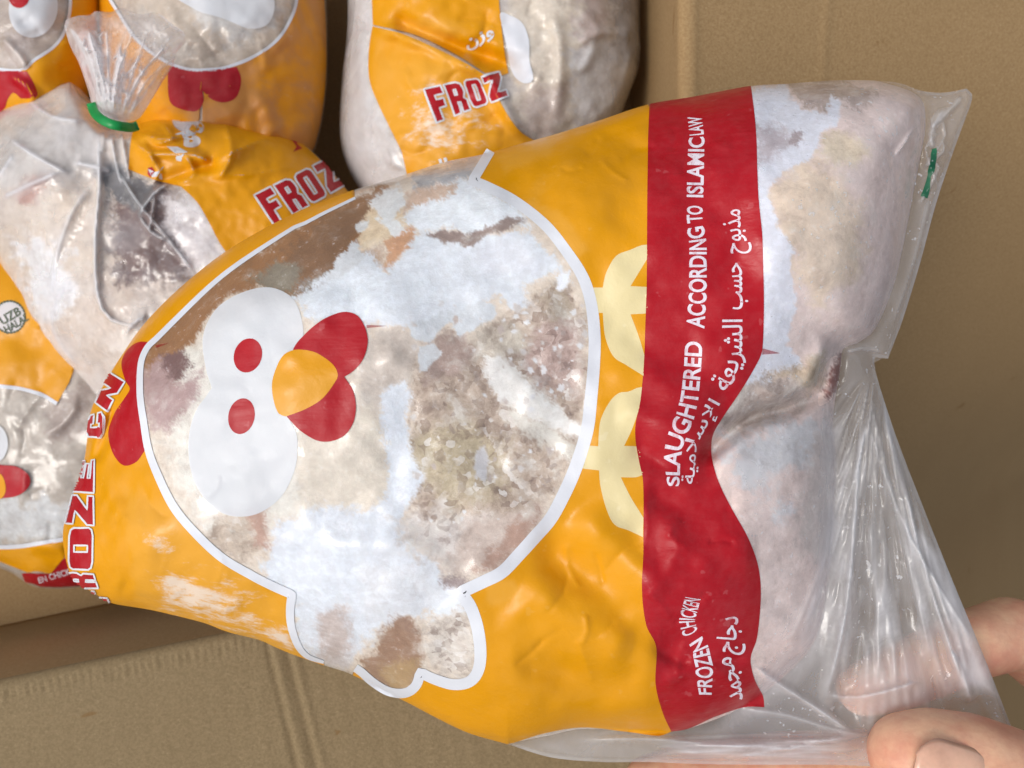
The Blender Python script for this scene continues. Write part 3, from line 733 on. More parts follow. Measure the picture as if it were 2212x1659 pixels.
# --- frost, skin and crease-shade colours (drawing units)
TAN = (224, 210, 193); WHITE = (222, 228, 236); CREAM = (224, 213, 196); AMBER = (150, 112, 66); BROWN = (166, 144, 126); PINK = (188, 168, 160); GREY = (196, 200, 206)
def P3(sx, sy, k, pts): return [((sx+k*a)/1.8228, (sy+k*b)/1.8228) for a, b in pts]
LAYERS = [
    # right, clear part
    ([(1600, 150), (2100, 150), (2100, 800), (1840, 800), (1780, 1560), (1500, 1620), (1500, 700)], (230, 208, 200), 20, 20, .3),
    (P3(2400, 200, .7835, [(860, 620), (1010, 560), (1160, 640), (1260, 800), (1270, 1000), (1180, 1200), (1060, 1280), (960, 1130), (850, 900), (800, 720)]), (230, 207, 180), 26, 22, .45),
    (P3(2400, 200, .7835, [(1050, 450), (1130, 400), (1240, 440), (1300, 520), (1240, 590), (1130, 590), (1050, 530)]), (226, 207, 176), 14, 14, .5),
    (P3(2400, 200, .7835, [(880, 160), (1160, 150), (1330, 200), (1330, 270), (1160, 260), (1100, 310), (980, 300), (900, 240)]), (178, 156, 142), 10, 14, .6),
    (P3(2400, 200, .7835, [(705, 175), (880, 160), (890, 230), (960, 300), (1090, 320), (1120, 230), (1165, 240), (1150, 350), (1060, 430), (1020, 540), (960, 590), (870, 610), (800, 700), (830, 800), (850, 880), (910, 950), (920, 1080), (930, 1300), (900, 1480), (1000, 1590), (760, 1700), (660, 1680), (720, 1500), (730, 900), (700, 400)]), (224, 226, 236), 4, 9, .12),
    (P3(2400, 200, .7835, [(745, 390), (860, 380), (960, 420), (930, 480), (850, 500), (780, 560), (745, 600)]), (190, 178, 184), 14, 14, .3),
    (P3(2400, 200, .7835, [(905, 430), (960, 395), (975, 420), (940, 470), (905, 460)]), (150, 128, 130), 5, 6, .3),
    (P3(2650, 1200, .6028, [(600, 470), (800, 410), (1000, 300), (1010, 500), (880, 600), (760, 520)]), (208, 186, 158), 12, 10, .6),
    (P3(2650, 1200, .6028, [(300, 600), (560, 480), (800, 520), (880, 620), (700, 760), (480, 780), (320, 860)]), (182, 166, 156), 12, 14, .7),
    (P3(2650, 1200, .6028, [(300, 850), (500, 800), (800, 770), (1000, 800), (960, 1000), (720, 1050), (660, 1220), (480, 1180), (340, 1000)]), (216, 214, 216), 20, 26, .5),
    (P3(2650, 1200, .6028, [(660, 1330), (760, 1290), (820, 1330), (700, 1420), (640, 1400)]), (222, 218, 220), 8, 12, .5),
    (P3(2650, 1200, .6028, [(880, 900), (1100, 700), (1150, 900), (1100, 1659), (820, 1659), (850, 1200)]), (206, 190, 182), 20, 22, .4),
    (P3(2650, 1200, .6028, [(1080, 340), (1130, 300), (1140, 480), (1010, 620), (1000, 540)]), (128, 78, 70), 8, 6, .4),  # dark line painted along the crease as its shade
    # window, base
    ([(280, 600), (760, 380), (1040, 320), (1300, 500), (1300, 1000), (1200, 1150), (1060, 1300), (1060, 1480), (760, 1520), (600, 1400), (300, 1000)], TAN, 6, 0, .32),
    ([(330, 840), (420, 740), (620, 640), (660, 900), (640, 1120), (520, 1160), (430, 1110), (360, 1000)], (230, 226, 216), 30, 22, .4),
    ([(640, 920), (760, 860), (840, 900), (850, 1080), (760, 1110), (640, 1090)], (226, 216, 200), 26, 20, .15),
    ([(780, 720), (900, 700), (930, 760), (880, 830), (800, 880), (770, 840)], (206, 194, 182), 16, 14, .3),
    # amber ice at the upper left
    ([(300, 770), (340, 715), (440, 625), (560, 540), (640, 490), (760, 420), (835, 400), (866, 430), (800, 490), (770, 545), (760, 590), (700, 620), (640, 650), (560, 612), (500, 640), (440, 700), (390, 770), (355, 830), (320, 860)], (150, 98, 34), 7, 10, .2),
    ([(600, 560), (700, 480), (800, 420), (820, 450), (760, 520), (730, 590), (640, 610)], (128, 84, 32), 12, 14, .15),
    ([(540, 600), (600, 560), (650, 575), (640, 640), (580, 620)], (134, 122, 100), 10, 10, .3),
    ([(640, 620), (720, 580), (760, 600), (720, 650), (660, 670)], (136, 122, 110), 12, 12, .5),
    ([(345, 770), (400, 755), (420, 790), (385, 822), (345, 830)], (112, 72, 66), 8, 8, .3),
    ([(305, 790), (345, 780), (385, 825), (440, 800), (420, 860), (360, 940), (318, 930)], (178, 146, 142), 12, 10, .4),
    # cream and orange patches beside it
    ([(800, 440), (860, 420), (900, 470), (890, 520), (800, 540), (770, 530)], (226, 204, 170), 8, 10, .4),
    ([(830, 520), (890, 480), (902, 530), (862, 552), (856, 590), (836, 592), (838, 550)], (204, 152, 108), 5, 6, .2),
    ([(770, 545), (830, 530), (832, 580), (780, 600)], (190, 160, 132), 8, 8, .4),
    # large white frost
    ([(866, 470), (900, 420), (985, 372), (1020, 396), (1110, 440), (1150, 490), (1100, 486), (1040, 510), (960, 498), (910, 508)], (232, 238, 244), 8, 8, .08),
    ([(905, 500), (1060, 510), (1150, 500), (1195, 560), (1240, 610), (1200, 590), (1170, 600), (1130, 620), (1160, 660), (1110, 668), (1085, 640), (1045, 650), (960, 700), (930, 722), (905, 700), (800, 702), (720, 700), (650, 680), (640, 640), (690, 610), (740, 560), (800, 545), (840, 590), (862, 560)], (222, 228, 235), 7, 9, .10),
    ([(660, 640), (760, 570), (800, 600), (800, 690), (700, 700)], (226, 233, 240), 20, 14, .10),
    ([(1010, 540), (1100, 520), (1180, 560), (1150, 600), (1050, 600)], (216, 220, 228), 20, 12, .1),
    ([(918, 512), (960, 498), (1010, 505), (1060, 490), (1100, 470), (1140, 478), (1100, 496), (1045, 512), (1025, 530), (970, 526)], (146, 124, 114), 4, 7, .5),
    ([(890, 380), (980, 350), (1045, 336), (1022, 380), (960, 390), (900, 410)], (178, 180, 184), 8, 10, .6),
    ([(862, 430), (900, 410), (985, 390), (980, 420), (900, 440), (870, 460)], (206, 178, 156), 7, 9, .2),
    ([(800, 430), (860, 400), (875, 440), (850, 470), (880, 500), (850, 510), (820, 470)], (228, 230, 230), 5, 8, .1),
    ([(725, 560), (770, 520), (790, 560), (745, 600), (700, 620)], (216, 220, 224), 3, 7, .2),
    ([(765, 488), (800, 470), (795, 492), (775, 505)], (214, 216, 216), 2, 5, .2),
    # mottled brown at the right
    ([(880, 850), (905, 800), (935, 730), (990, 712), (1030, 740), (1060, 690), (1120, 668), (1160, 640), (1200, 612), (1240, 620), (1275, 720), (1270, 860), (1240, 980), (1190, 1080), (1120, 1130), (1020, 1120), (930, 1130), (870, 1090), (860, 1040), (880, 960), (900, 900)], (190, 170, 151), 16, 16, .9),
    ([(930, 730), (1000, 715), (1030, 760), (990, 810), (930, 820)], (170, 146, 134), 14, 14, .6),
    ([(900, 930), (1000, 900), (1100, 960), (1080, 1060), (960, 1080), (890, 1020)], (190, 174, 142), 34, 20, .85),
    ([(1180, 700), (1240, 690), (1262, 780), (1240, 860), (1180, 840), (1130, 760)], (186, 160, 150), 24, 16, .95),
    ([(1150, 630), (1220, 610), (1250, 690), (1190, 700)], (182, 164, 142), 14, 10, .8),
    ([(1040, 700), (1110, 690), (1140, 760), (1080, 800), (1020, 770)], (206, 196, 180), 18, 16, .7),
    ([(1035, 770), (1080, 775), (1150, 820), (1200, 870), (1256, 920), (1262, 950), (1210, 935), (1150, 905), (1090, 870), (1050, 830)], (228, 226, 222), 7, 9, .25),
    ([(1110, 880), (1180, 920), (1240, 960), (1230, 990), (1160, 960), (1100, 910)], (220, 216, 206), 14, 12, .5),
    ([(1195, 600), (1235, 580), (1225, 622), (1205, 630)], (236, 240, 246), 3, 4, .05),
    ([(880, 702), (970, 668), (1010, 690), (960, 700), (930, 738), (900, 735)], (210, 215, 220), 3, 6, .08),
    ([(985, 668), (1040, 645), (1068, 660), (1062, 690), (1030, 712), (1000, 730), (975, 706)], (214, 219, 224), 3, 6, .08),
    ([(905, 748), (935, 742), (955, 760), (925, 800), (908, 805)], (208, 212, 216), 2, 4, .3),
    ([(1020, 985), (1045, 960), (1060, 1000), (1050, 1040), (1025, 1030)], (206, 204, 206), 3, 5, .2),
    # white ridge left of it
    ([(832, 840), (878, 820), (892, 850), (878, 900), (888, 960), (918, 1030), (900, 1075), (878, 1100), (858, 1140), (800, 1170), (790, 1110), (830, 1060), (838, 990), (822, 930), (815, 880)], (222, 228, 236), 8, 8, .12),
    # big white frost below
    ([(570, 1200), (600, 1140), (650, 1095), (760, 1090), (800, 1110), (860, 1120), (880, 1180), (900, 1200), (960, 1240), (1000, 1272), (1000, 1310), (940, 1330), (880, 1320), (830, 1350), (790, 1380), (740, 1430), (690, 1440), (640, 1400), (630, 1300), (570, 1260)], (222, 228, 236), 14, 16, .15),
    ([(760, 1240), (860, 1200), (930, 1240), (960, 1300), (880, 1330), (800, 1330)], (222, 225, 230), 30, 20, .25),
    ([(860, 1130), (960, 1110), (1060, 1110), (1050, 1180), (1000, 1230), (930, 1220), (880, 1180)], (216, 208, 202), 24, 20, .8),
    ([(1000, 1130), (1120, 1110), (1180, 1090), (1150, 1170), (1080, 1225), (1010, 1250), (960, 1230)], (200, 182, 170), 20, 14, .45),
    ([(1100, 1140), (1170, 1100), (1140, 1170), (1080, 1220), (1030, 1240), (1060, 1190)], (176, 140, 120), 14, 10, .4),
    ([(960, 1240), (1010, 1250), (1020, 1290), (960, 1270)], (160, 142, 140), 10, 8, .5),
    ([(930, 1300), (990, 1280), (1010, 1310), (980, 1330), (930, 1335)], (232, 238, 244), 10, 8, .05),
    ([(690, 1330), (740, 1300), (760, 1370), (740, 1430), (690, 1430)], (200, 186, 180), 18, 14, .4),
    ([(800, 1400), (850, 1330), (890, 1330), (910, 1390), (910, 1470), (860, 1505), (800, 1480), (760, 1450)], (156, 118, 88), 12, 12, .4),
    ([(820, 1440), (905, 1425), (890, 1490), (850, 1500)], (176, 142, 92), 12, 8, .2),
    ([(920, 1345), (1000, 1320), (1035, 1400), (1020, 1455), (960, 1460), (915, 1420)], (216, 206, 194), 14, 14, .9),
    ([(480, 1110), (560, 1105), (575, 1190), (520, 1215), (450, 1170)], (204, 186, 166), 12, 12, .7),
    ([(535, 1100), (575, 1100), (580, 1180), (550, 1180)], (186, 148, 128), 10, 8, .3),
]
_r = random.Random(5)
for _ in range(110):      # loose frost chips
    x, y = _r.uniform(890, 1265), _r.uniform(640, 1140)
    if _ > 60: x, y = _r.uniform(1080, 1265), _r.uniform(640, 870)
    a0 = _r.uniform(0, 6.3); r0 = _r.uniform(2.5, 11)*(_r.random()*.6+.5)
    LAYERS.append(([(x+r0*_r.uniform(.5, 1.3)*math.cos(a0+k*1.256), y+r0*_r.uniform(.5, 1.3)*math.sin(a0+k*1.256)) for k in range(5)], _r.choice([(214, 214, 216), (206, 200, 196), (226, 226, 228), (190, 176, 168)]), 1.5, 1.5, .15))
def colour_from(layers, base, base_mottle):
    def f(u, v):
        n = len(u); c = np.empty((n, 4)); c[:, :3] = lin(base); c[:, 3] = base_mottle
        w1 = fbm(u, v, 44, 41, 5); w2 = fbm(u, v, 44, 77, 5)
        w5 = np.random.RandomState(4).rand(n)*2-1; w3 = fbm(u, v, 11, 51, 4); w4 = fbm(u, v, 11, 87, 4)
        for poly, col, soft, warp, mot in layers:
            p = np.asarray(poly, float); lo, hi = p.min(0)-soft-warp*2, p.max(0)+soft+warp*2
            k = np.where((u > lo[0]) & (u < hi[0]) & (v > lo[1]) & (v < hi[1]))[0]
            if not len(k): continue
            q = np.stack([u[k]+warp*(w1[k]+.55*w3[k]), v[k]+warp*(w2[k]+.55*w4[k])], 1)
            w = sstep(-soft, soft, sdf(p, q)+np.minimum(soft, 9)*.9*(w5[k]*.7+w3[k]*.5))[:, None]
            c[k, :3] = c[k, :3]*(1-w)+np.array(lin(col))*w; c[k, 3] = c[k, 3]*(1-w[:, 0])+mot*w[:, 0]
        return c
    return f
# --- printed film
WL_PTS = [(1060, 326), (1021, 391, 'c'), (1055, 405), (1115, 437), (1178, 487), (1222, 541), (1259, 599), (1277, 657), (1284, 726), (1283, 784), (1277, 857), (1270, 920),
    (1257, 970), (1238, 1024), (1213, 1078), (1188, 1122), (1153, 1162), (1119, 1200), (1084, 1236), (1045, 1256), (994, 1280, 'c'), (1016, 1310), (1032, 1358), (1038, 1410), (1033, 1448),
    (1014, 1472), (980, 1478), (940, 1467), (908, 1452, 'c'), (900, 1478), (882, 1494), (858, 1497), (832, 1490), (803, 1471), (782, 1452), (768, 1442)]
WL2_PTS = [(700, 1430), (664, 1417), (644, 1394), (630, 1355), (627, 1318), (631, 1284, 'c'), (590, 1266), (541, 1241), (474, 1200), (410, 1138), (374, 1092), (344, 1032), (322, 974), (311, 912),
    (303, 850), (305, 785), (318, 752), (338, 732), (445, 627), (514, 571), (632, 494), (660, 482), (700, 461), (768, 428)]
WA, WB = spl(WL_PTS, False, 6), spl(WL2_PTS, False, 6)
HOLE = np.concatenate([[(1085, 300)], WA, [(758, 1470), (700, 1460)], WB, [(760, 395), (850, 360), (960, 320)]])
RED_L = spl([(1403, 225), (1400, 300), (1398, 450), (1397, 600), (1394, 700), (1391, 780), (1384, 860), (1373, 915), (1373, 955), (1381, 1000), (1389, 1040), (1390, 1175), (1387, 1276), (1396, 1350), (1417, 1397), (1416, 1477), (1431, 1538), (1450, 1580)], False, 8)
RED_R = spl([(1622, 186), (1629, 240), (1634, 300), (1636, 370), (1639, 432), (1646, 500), (1648, 540), (1650, 660), (1647, 750), (1640, 775), (1613, 823), (1588, 862), (1562, 900), (1541, 935), (1536, 965), (1540, 1000), (1556, 1050), (1584, 1105), (1617, 1165), (1638, 1226), (1643, 1290), (1635, 1377), (1621, 1422), (1630, 1468), (1648, 1503), (1651, 1528, 'c'), (1605, 1528), (1544, 1548), (1488, 1573), (1450, 1580)], False, 8)
top_l = out_between((1095, 1607), (1402, 225))
YEL = np.concatenate([top_l, RED_L[1:], spl([(1450, 1581), (1423, 1590), (1363, 1582), (1262, 1571), (1180, 1583), (1110, 1604)], False, 9)[1:]])
RED = np.concatenate([RED_L, RED_R[::-1][1:], out_between((1402, 225), (1620, 187))[::-1][1:-1]])
FROSTP = [([(330, 1230), (420, 1210), (560, 1300), (632, 1340), (650, 1430), (560, 1390), (430, 1350), (330, 1325)], 1.0, 50), ([(300, 1120), (420, 1130), (560, 1250), (640, 1290), (640, 1400), (440, 1350), (300, 1300)], .72, 60), ([(1120, 440), (1200, 450), (1270, 540), (1230, 560), (1160, 470)], .5, 24), ([(1060, 330), (1200, 290), (1190, 330), (1090, 380)], .45, 20), ([(1040, 1255), (1120, 1240), (1130, 1290), (1060, 1300)], .4, 16), ([(260, 1050), (420, 1100), (420, 1200), (260, 1180)], .35, 40)]
def frost_main(u, v):
    q = np.stack([u, v], 1); r = np.zeros(len(u))
    for p, a, s in FROSTP: r = np.maximum(r, a*sstep(-s, s, sdf(np.array(p, float), q)))
    return r
def tail_haze(u, v):
    q = np.stack([u, v], 1)
    d = sdf(BODY, q); r = .15*sstep(6, -30, d)
    for pl, w, a in TAILF: r = r+.5*a*ridge(q, pl, w*.8, True, 1.2)
    k, w = fan(u, v); r = r+.08*w+.34*np.clip(k, -.2, 1)
    r = r+.22*sstep(-30, 30, sdf(np.array([(1560, 960), (1760, 870), (1820, 900), (1800, 1200), (1760, 1400), (1640, 1500), (1640, 1200)], float), q))
    r = r+.18*sstep(-20, 20, sdf(np.array([(1640, 200), (1990, 200), (1930, 640), (1840, 740), (1700, 800), (1640, 600)], float), q))
    r = r+.45*sstep(-14, 18, sdf(np.array([(1985, 1150), (2030, 1200), (2110, 1400), (2150, 1500), (2080, 1480), (2060, 1400)], float), q))  # extra milkiness painted in as a bright highlight on the film
    r = r+.2*sstep(10, 3, seg_dist(OUT, q))*sstep(0, -20, d)
    r = r+.30*np.exp(-(d/26)**2)*sstep(1540, 1600, u)*sstep(860, 960, v)+.14*gauss(u, v, 1920, 1480, 130, 70) + .10*gauss(u, v, 1600, 1630, 300, 30)
    return r+.02
def tail_fleck(u, v):
    return sstep(1560, 1660, u)*.9
def add(o):
    fix_parent(o); return o
_whole = np.concatenate([top_l, out_between((1402, 225), (1620, 187)), RED_R[:-1], spl([(1450, 1581), (1423, 1590), (1363, 1582), (1262, 1571), (1180, 1583), (1110, 1604)], False, 9)])
def print_zone(c):
    z = inside(_whole, c) & ~inside(HOLE, c)
    k = np.where(z)[0]; q = c[k]
    near = (np.minimum(seg_dist(WA, q, False), seg_dist(WB, q, False)) < 5) | (seg_dist(RED_R, q, False) < 9) | (seg_dist(np.array([(1450, 1581), (1363, 1582), (1262, 1571), (1180, 1583), (1110, 1604)], float), q, False) < 12)
    z[k[near]] = False
    return z
carcass(PK, main, colour_from(LAYERS, TAN, .5), BODY, .0001, 'carcass', .0, print_zone)
fix_parent(main.children[-1])

add(film(PK, main, M_FILM, tail_haze, tail_fleck, name='clear_film', zone=print_zone))
add(back(PK, main, M_FILMB, 'back_film', .18))
# closed behind: the yellow print goes round the back of the bag
def back_print(pk, root, mat, poly, k, off):
    m = inside(poly, pk.q).reshape(pk.nv, pk.nu)
    u, v, h, F = pk.grid(m, pk.h, poly, 3)
    h = np.maximum(pk.samp(pk.h, u, v), 0)
    me = mesh_np('back_print', unproj(u, v, pk.z0-h*k-off), F[:, ::-1]); set_attr(me, 'frost', np.full(len(u), .2))
    return link('back_print', me, root, mat)
add(back_print(PK, main, M_YEL, YEL, .18, .0006))
yp = add(patch(PK, 'yellow_print', YEL, M_YEL, main, .00018, 5, [HOLE], frost_main))
rp = add(patch(PK, 'red_band', RED, M_RED, main, .00026, 5, (), frost_main))
def w_line(u, v): return .35+0*u
wA = np.interp(np.linspace(0, 1, len(WA)), [0, .05, .2, .5, .8, 1], [20, 22, 24, 29, 26, 18])
wB = np.interp(np.linspace(0, 1, len(WB)), [0, .05, .12, .35, .6, .8, 1], [7, 15, 19, 19, 13, 10, 6])
add(stroke_patch(PK, 'window_outline', WA, wA, M_WHT, main, .00034, w_line, 5))
add(stroke_patch(PK, 'window_outline', WB, wB, M_WHT, main, .00034, w_line, 5))
# feet, comb and face printed on the bag
FOOT1 = spl([(1274, 621, 'c'), (1302, 621, 'c'), (1310, 588), (1331, 553), (1361, 540), (1386, 530), (1400, 529, 'c'), (1400, 556, 'c'), (1362, 618, 'c'), (1399, 620, 'c'), (1398, 677, 'c'), (1362, 679, 'c'), (1380, 727), (1392, 768, 'c'), (1390, 812, 'c'), (1353, 789), (1325, 770), (1307, 727), (1302, 676, 'c'), (1276, 676, 'c')], True, 5)
FOOT2 = spl([(1265, 962, 'c'), (1292, 964, 'c'), (1297, 909), (1317, 868), (1337, 849), (1358, 846), (1376, 838), (1389, 836, 'c'), (1381, 880), (1366, 925), (1348, 963, 'c'), (1379, 964, 'c'), (1388, 1000), (1388, 1026, 'c'), (1373, 1031), (1341, 1031, 'c'), (1363, 1075), (1390, 1118, 'c'), (1389, 1160, 'c'), (1358, 1146), (1327, 1133), (1310, 1100), (1297, 1050), (1294, 1016, 'c'), (1258, 1012, 'c')], True, 5)
add(patch(PK, 'foot', FOOT1, M_CRM, main, .00024, 5)); add(patch(PK, 'foot', FOOT2, M_CRM, main, .00024, 5))
Z5 = lambda pts: P3(200, 1300, .723, pts)
COMB = spl(Z5([(545, 75), (480, 65), (420, 105), (390, 160), (388, 210), (410, 280), (432, 320), (402, 372), (350, 450), (317, 540), (320, 610), (345, 680), (385, 730), (420, 738), (470, 715), (510, 660)]) + [tuple(p)+('c',) for p in Z5([(527, 638)])] + Z5([(500, 500), (470, 330), (482, 230), (515, 120)]), True, 5)
add(patch(PK, 'comb', COMB, M_RED, main, .00028, 5, (), frost_main))
Z4 = lambda pts: P3(500, 900, .663, pts)
EYE = spl([(438, 745), (445, 705), (470, 665), (510, 638), (560, 622), (600, 625), (635, 648), (652, 690), (655, 735), (640, 775), (615, 830), (612, 880), (625, 905), (640, 935), (643, 968), (638, 1010), (616, 1061), (583, 1095), (540, 1114), (490, 1112), (450, 1085), (420, 1040), (408, 985), (410, 930), (425, 885), (445, 857), (458, 838, 'c'), (446, 800)], True, 6)
add(patch(PK, 'eyes', EYE, M_EYE, main, .00022, 5, (), w_line))
def ell(x, y, a, b, ang):
    t = np.linspace(0, 2*np.pi, 40, endpoint=False); c, s = math.cos(math.radians(ang)), math.sin(math.radians(ang))
    return np.stack([x+a*np.cos(t)*c-b*np.sin(t)*s, y+a*np.cos(t)*s+b*np.sin(t)*c], 1)
add(patch(PK, 'pupil', ell(536, 768, 30, 37.5, 18), M_RED, main, .0003, 5)); add(patch(PK, 'pupil', ell(522, 899, 28.5, 39, 12), M_RED, main, .0003, 5))
WATT = spl(Z4([(985, 724), (1060, 625), (1150, 550), (1230, 510), (1300, 495), (1370, 518), (1415, 590), (1430, 680), (1400, 780), (1345, 845)]) + [tuple(p)+('c',) for p in Z4([(1290, 880)])] + Z4([(1340, 955), (1360, 1050), (1345, 1150), (1290, 1230), (1200, 1265), (1120, 1255), (1030, 1200), (980, 1150), (945, 1100), (960, 900)]), True, 6)
add(patch(PK, 'wattle', WATT, M_RED, main, .0003, 5))
BEAK = spl(Z4([(870, 880), (863, 960), (880, 1050), (905, 1100)]) + [tuple(p)+('c',) for p in Z4([(945, 1116)])] + Z4([(1060, 1072), (1160, 1010), (1230, 920), (1253, 872), (1230, 815), (1160, 758), (1090, 727), (990, 722), (920, 765)]), True, 6)
add(patch(PK, 'beak', BEAK, M_YEL, main, .0004, 5, (), lambda u, v: .25+0*u))
for pts in ([(792, 702), (836, 704), (792, 709)], [(336, 746), (366, 741), (338, 752)], [(545, 731), (570, 728), (545, 735)], [(1646, 752), (1685, 763), (1646, 766)]):
    add(patch(PK, 'ink_streak', np.array(pts, float), M_STREAK, main, .0003, 6))
# lettering on the red band
BASE1 = [(1466, 1052), (1468, 1000), (1473, 965), (1484, 936), (1497, 906), (1506, 868), (1513, 800), (1517, 735), (1521, 700), (1525, 640), (1525, 525), (1516, 470), (1518, 430), (1521, 300), (1515, 250)]
for w_, a_, b_, h_ in (('SLAUGHTERED', 1050, 739, [24, 34, 38, 38, 36, 36, 37]), ('ACCORDING', 710, 488, [38, 37, 36, 36]), ('TO', 479, 446, 33), ('ISLAMIC', 427, 296, [35, 35, 33]), ('LAW', 291, 252, 30)):
    add(text_curve(PK, w_, BASE1, a_, b_, h_, M_LET, main, .00042, .022))
BASE2 = [(1536, 1500), (1539, 1440), (1529, 1395), (1507, 1362), (1500, 1340), (1513, 1294)]
add(text_curve(PK, 'FROZEN', BASE2, 1500, 1374, [26, 36, 36, 32], M_LET, main, .00042, .02)); add(text_curve(PK, 'CHICKEN', BASE2, 1362, 1294, 34, M_LET, main, .00042, .01))
def arab(s): return s[::-1]
ABASE = [(1598, 440), (1602, 560), (1603, 680), (1602, 760), (1586, 820), (1556, 870), (1526, 920), (1504, 960), (1498, 1050)]
for s_, a_, b_, h_ in (('\ufee3\ufeac\ufe91\ufeee\ufea1', 548, 452, 40), ('\ufea3\ufeb4\ufe90', 668, 568, 42), ('\u0627\ufedf\ufeb8\ufeae\ufef3\ufecc\ufe94', 848, 690, 42), ('\u0627\ufef9\ufeb3\ufefc\ufee3\ufef4\ufe94', 1046, 872, 26)):
    add(text_curve(PK, arab(s_), ABASE, a_, b_, h_, M_LET, main, .00042, .008))
ABASE2 = [(1594, 1330), (1588, 1390), (1580, 1430), (1598, 1470), (1604, 1510)]
for s_, a_, b_, h_ in (('\u062f\ufe9f\ufe8e\ufe9d', 1412, 1332, 40), ('\ufee3\ufea0\ufee4\ufeaa', 1510, 1420, 40)):
    add(text_curve(PK, arab(s_), ABASE2, a_, b_, h_, M_LET, main, .00042, .014))
# big lettering wrapped round the closed end, letter by letter
for ch, quad in (('F', [(172, 1300), (168, 1270), (224, 1272), (240, 1306)]), ('R', [(148, 1270), (146, 1234), (203, 1238), (214, 1270)]), ('O', [(150, 1231), (152, 1138), (203, 1138), (201, 1232)]), ('Z', [(142, 1132), (158, 1068), (204, 1070), (205, 1137)]), ('E', [(158, 1064), (180, 994), (206, 992), (205, 1067)])):
    a, b, c, d = quad
    for k, o in enumerate(two_tone(PK, ch, [a, b, c, d], main, .0008, 4, .05)): add(o)
for ch, quad in (('N', [(206, 874), (238, 800), (274, 822), (230, 892)]), ('C', [(188, 946), (194, 896), (226, 886), (222, 948)])):
    for o in two_tone(PK, ch, quad, main, .0009, 4, .1): add(o)
# green strip at the corner of the clear end
GS = stroke(spl([(2017, 320), (2010, 370), (1995, 427)], False, 8), 11)
add(patch(PK, 'green_strip', GS, M_STRIP, main, .0014, 6))

# ------------------------------------------------------------------ the packs lying in the box
GRP = 'bagged frozen chickens lying in the cardboard box'
def base_of(out, z):
    c = out.mean(0); p = unproj(np.array([c[0]]), np.array([c[1]]), np.array([z]))[0]
    return (float(p[0]), float(p[1]), FLOOR)
def pack(label, out, z0, T, R, fold, cl, base, mott, haze, step=4.0, body=None, power=.5):
    root = thing('chicken_pack', label, 'frozen chicken', base_of(out, z0), GRP)
    pk = Pack(out, z0, T, R, step, fold, power, body, .003)
    b = body if body is not None else out
    add(carcass(pk, root, colour_from(cl, base, mott), b, .0005, 'carcass', .0001))
    add(film(pk, root, M_FILM2, haze, lambda u, v: .35+0*u, name='clear_film'))
    o = back(pk, root, M_FILMB, 'back_film', (z0-FLOOR-.002)/max(pk.h.max(), 1e-6)*.98, 3); add(o)
    return pk, root
M_FILM2 = mat_film('clear_film_crumpled', .08, .14, .8, .4)
PT, PZ = .040, -.104
def zz(r): return PZ + r
fr0 = lambda a: (lambda u, v: a+0*u)

# pack with a green tie, left
FA = [([(212, 290), (215, 400), (206, 520), (212, 640), (240, 690), (330, 715)], 8, 1.5), ([(20, 300), (90, 345), (150, 375)], 8, 1.2), ([(160, 350), (225, 365), (240, 372)], 9, 1.3),
      ([(195, 400), (150, 470), (120, 560), (110, 640)], 12, .9), ([(255, 370), (300, 440), (350, 500), (420, 590)], 7, 1.0), ([(300, 465), (330, 420), (365, 395)], 6, 1.4), ([(300, 465), (325, 500), (360, 520)], 6, 1.2),
      ([(335, 420), (322, 500)], 5, .9), ([(0, 430), (60, 400), (130, 370)], 10, .9), ([(270, 720), (300, 690), (340, 690), (355, 715), (330, 735), (300, 730)], 7, 1.1), ([(355, 700), (420, 690), (480, 660)], 9, .7),
      ([(150, 600), (110, 700), (170, 800)], 16, .6), ([(60, 215), (110, 250), (180, 262)], 8, 1.0), ([(150, 175), (170, 210), (205, 235)], 7, 1.2), ([(30, 330), (-30, 420)], 10, 1),
      ([(240, 290), (250, 350), (262, 400)], 5, 1.0), ([(262, 285), (272, 345), (280, 390)], 5, .9), ([(225, 285), (222, 330)], 5, .8),
      ([(290, 280), (340, 300), (400, 290), (460, 250)], 13, 2.6), ([(285, 300), (320, 330), (420, 335), (460, 355)], 12, 2.6), ([(300, 285), (330, 350), (310, 380)], 7, .8), ([(480, 245), (500, 330), (470, 390)], 16, 1.8), ([(460, 355), (500, 330), (580, 300), (640, 310)], 14, 1.6), ([(400, 380), (520, 378), (640, 360)], 10, .7), ([(350, 262), (372, 300), (330, 312)], 8, 1.6), ([(320, 330), (345, 370), (330, 400)], 8, 1.4), ([(400, 335), (420, 375), (392, 400)], 9, 1.4)]
def fold_a(u, v, q):
    f = .0022*fbm(u, v, 150, 21, 2)+.0007*fbm(u, v, 48, 23, 3)
    f += .012*gauss(u, v, 248, 262, 60, 50) + .007*gauss(u, v, 420, 290, 120, 60, 10)
    for pl, w, a in FA: f += .0020*a*ridge(q, pl, w*1.0, True, 1.0)
    f += -.003*ridge(q, [(330, 400), (450, 355), (500, 330), (440, 310)], 16)
    return f
OA = spl([(-60, 300), (0, 236), (60, 206), (128, 178), (150, 174), (178, 196), (200, 222), (235, 262), (296, 262), (330, 246), (382, 239), (482, 242), (560, 262), (640, 300), (700, 352), (742, 402), (775, 440), (800, 560), (700, 760), (520, 900), (330, 960), (210, 897), (185, 873), (139, 822), (93, 766), (46, 706), (8, 610), (-30, 520), (-70, 420)], True, 12)
def haze_a(u, v):
    q = np.stack([u, v], 1); r = .20+.25*gauss(u, v, 160, 300, 110, 70)+.2*fbm(u, v, 60, 15, 3)-.22*gauss(u, v, 340, 500, 90, 90)
    for pl, w, a in FA[:17]: r = r+.7*a*ridge(q, pl, w*.42, True, 1.3)
    return r
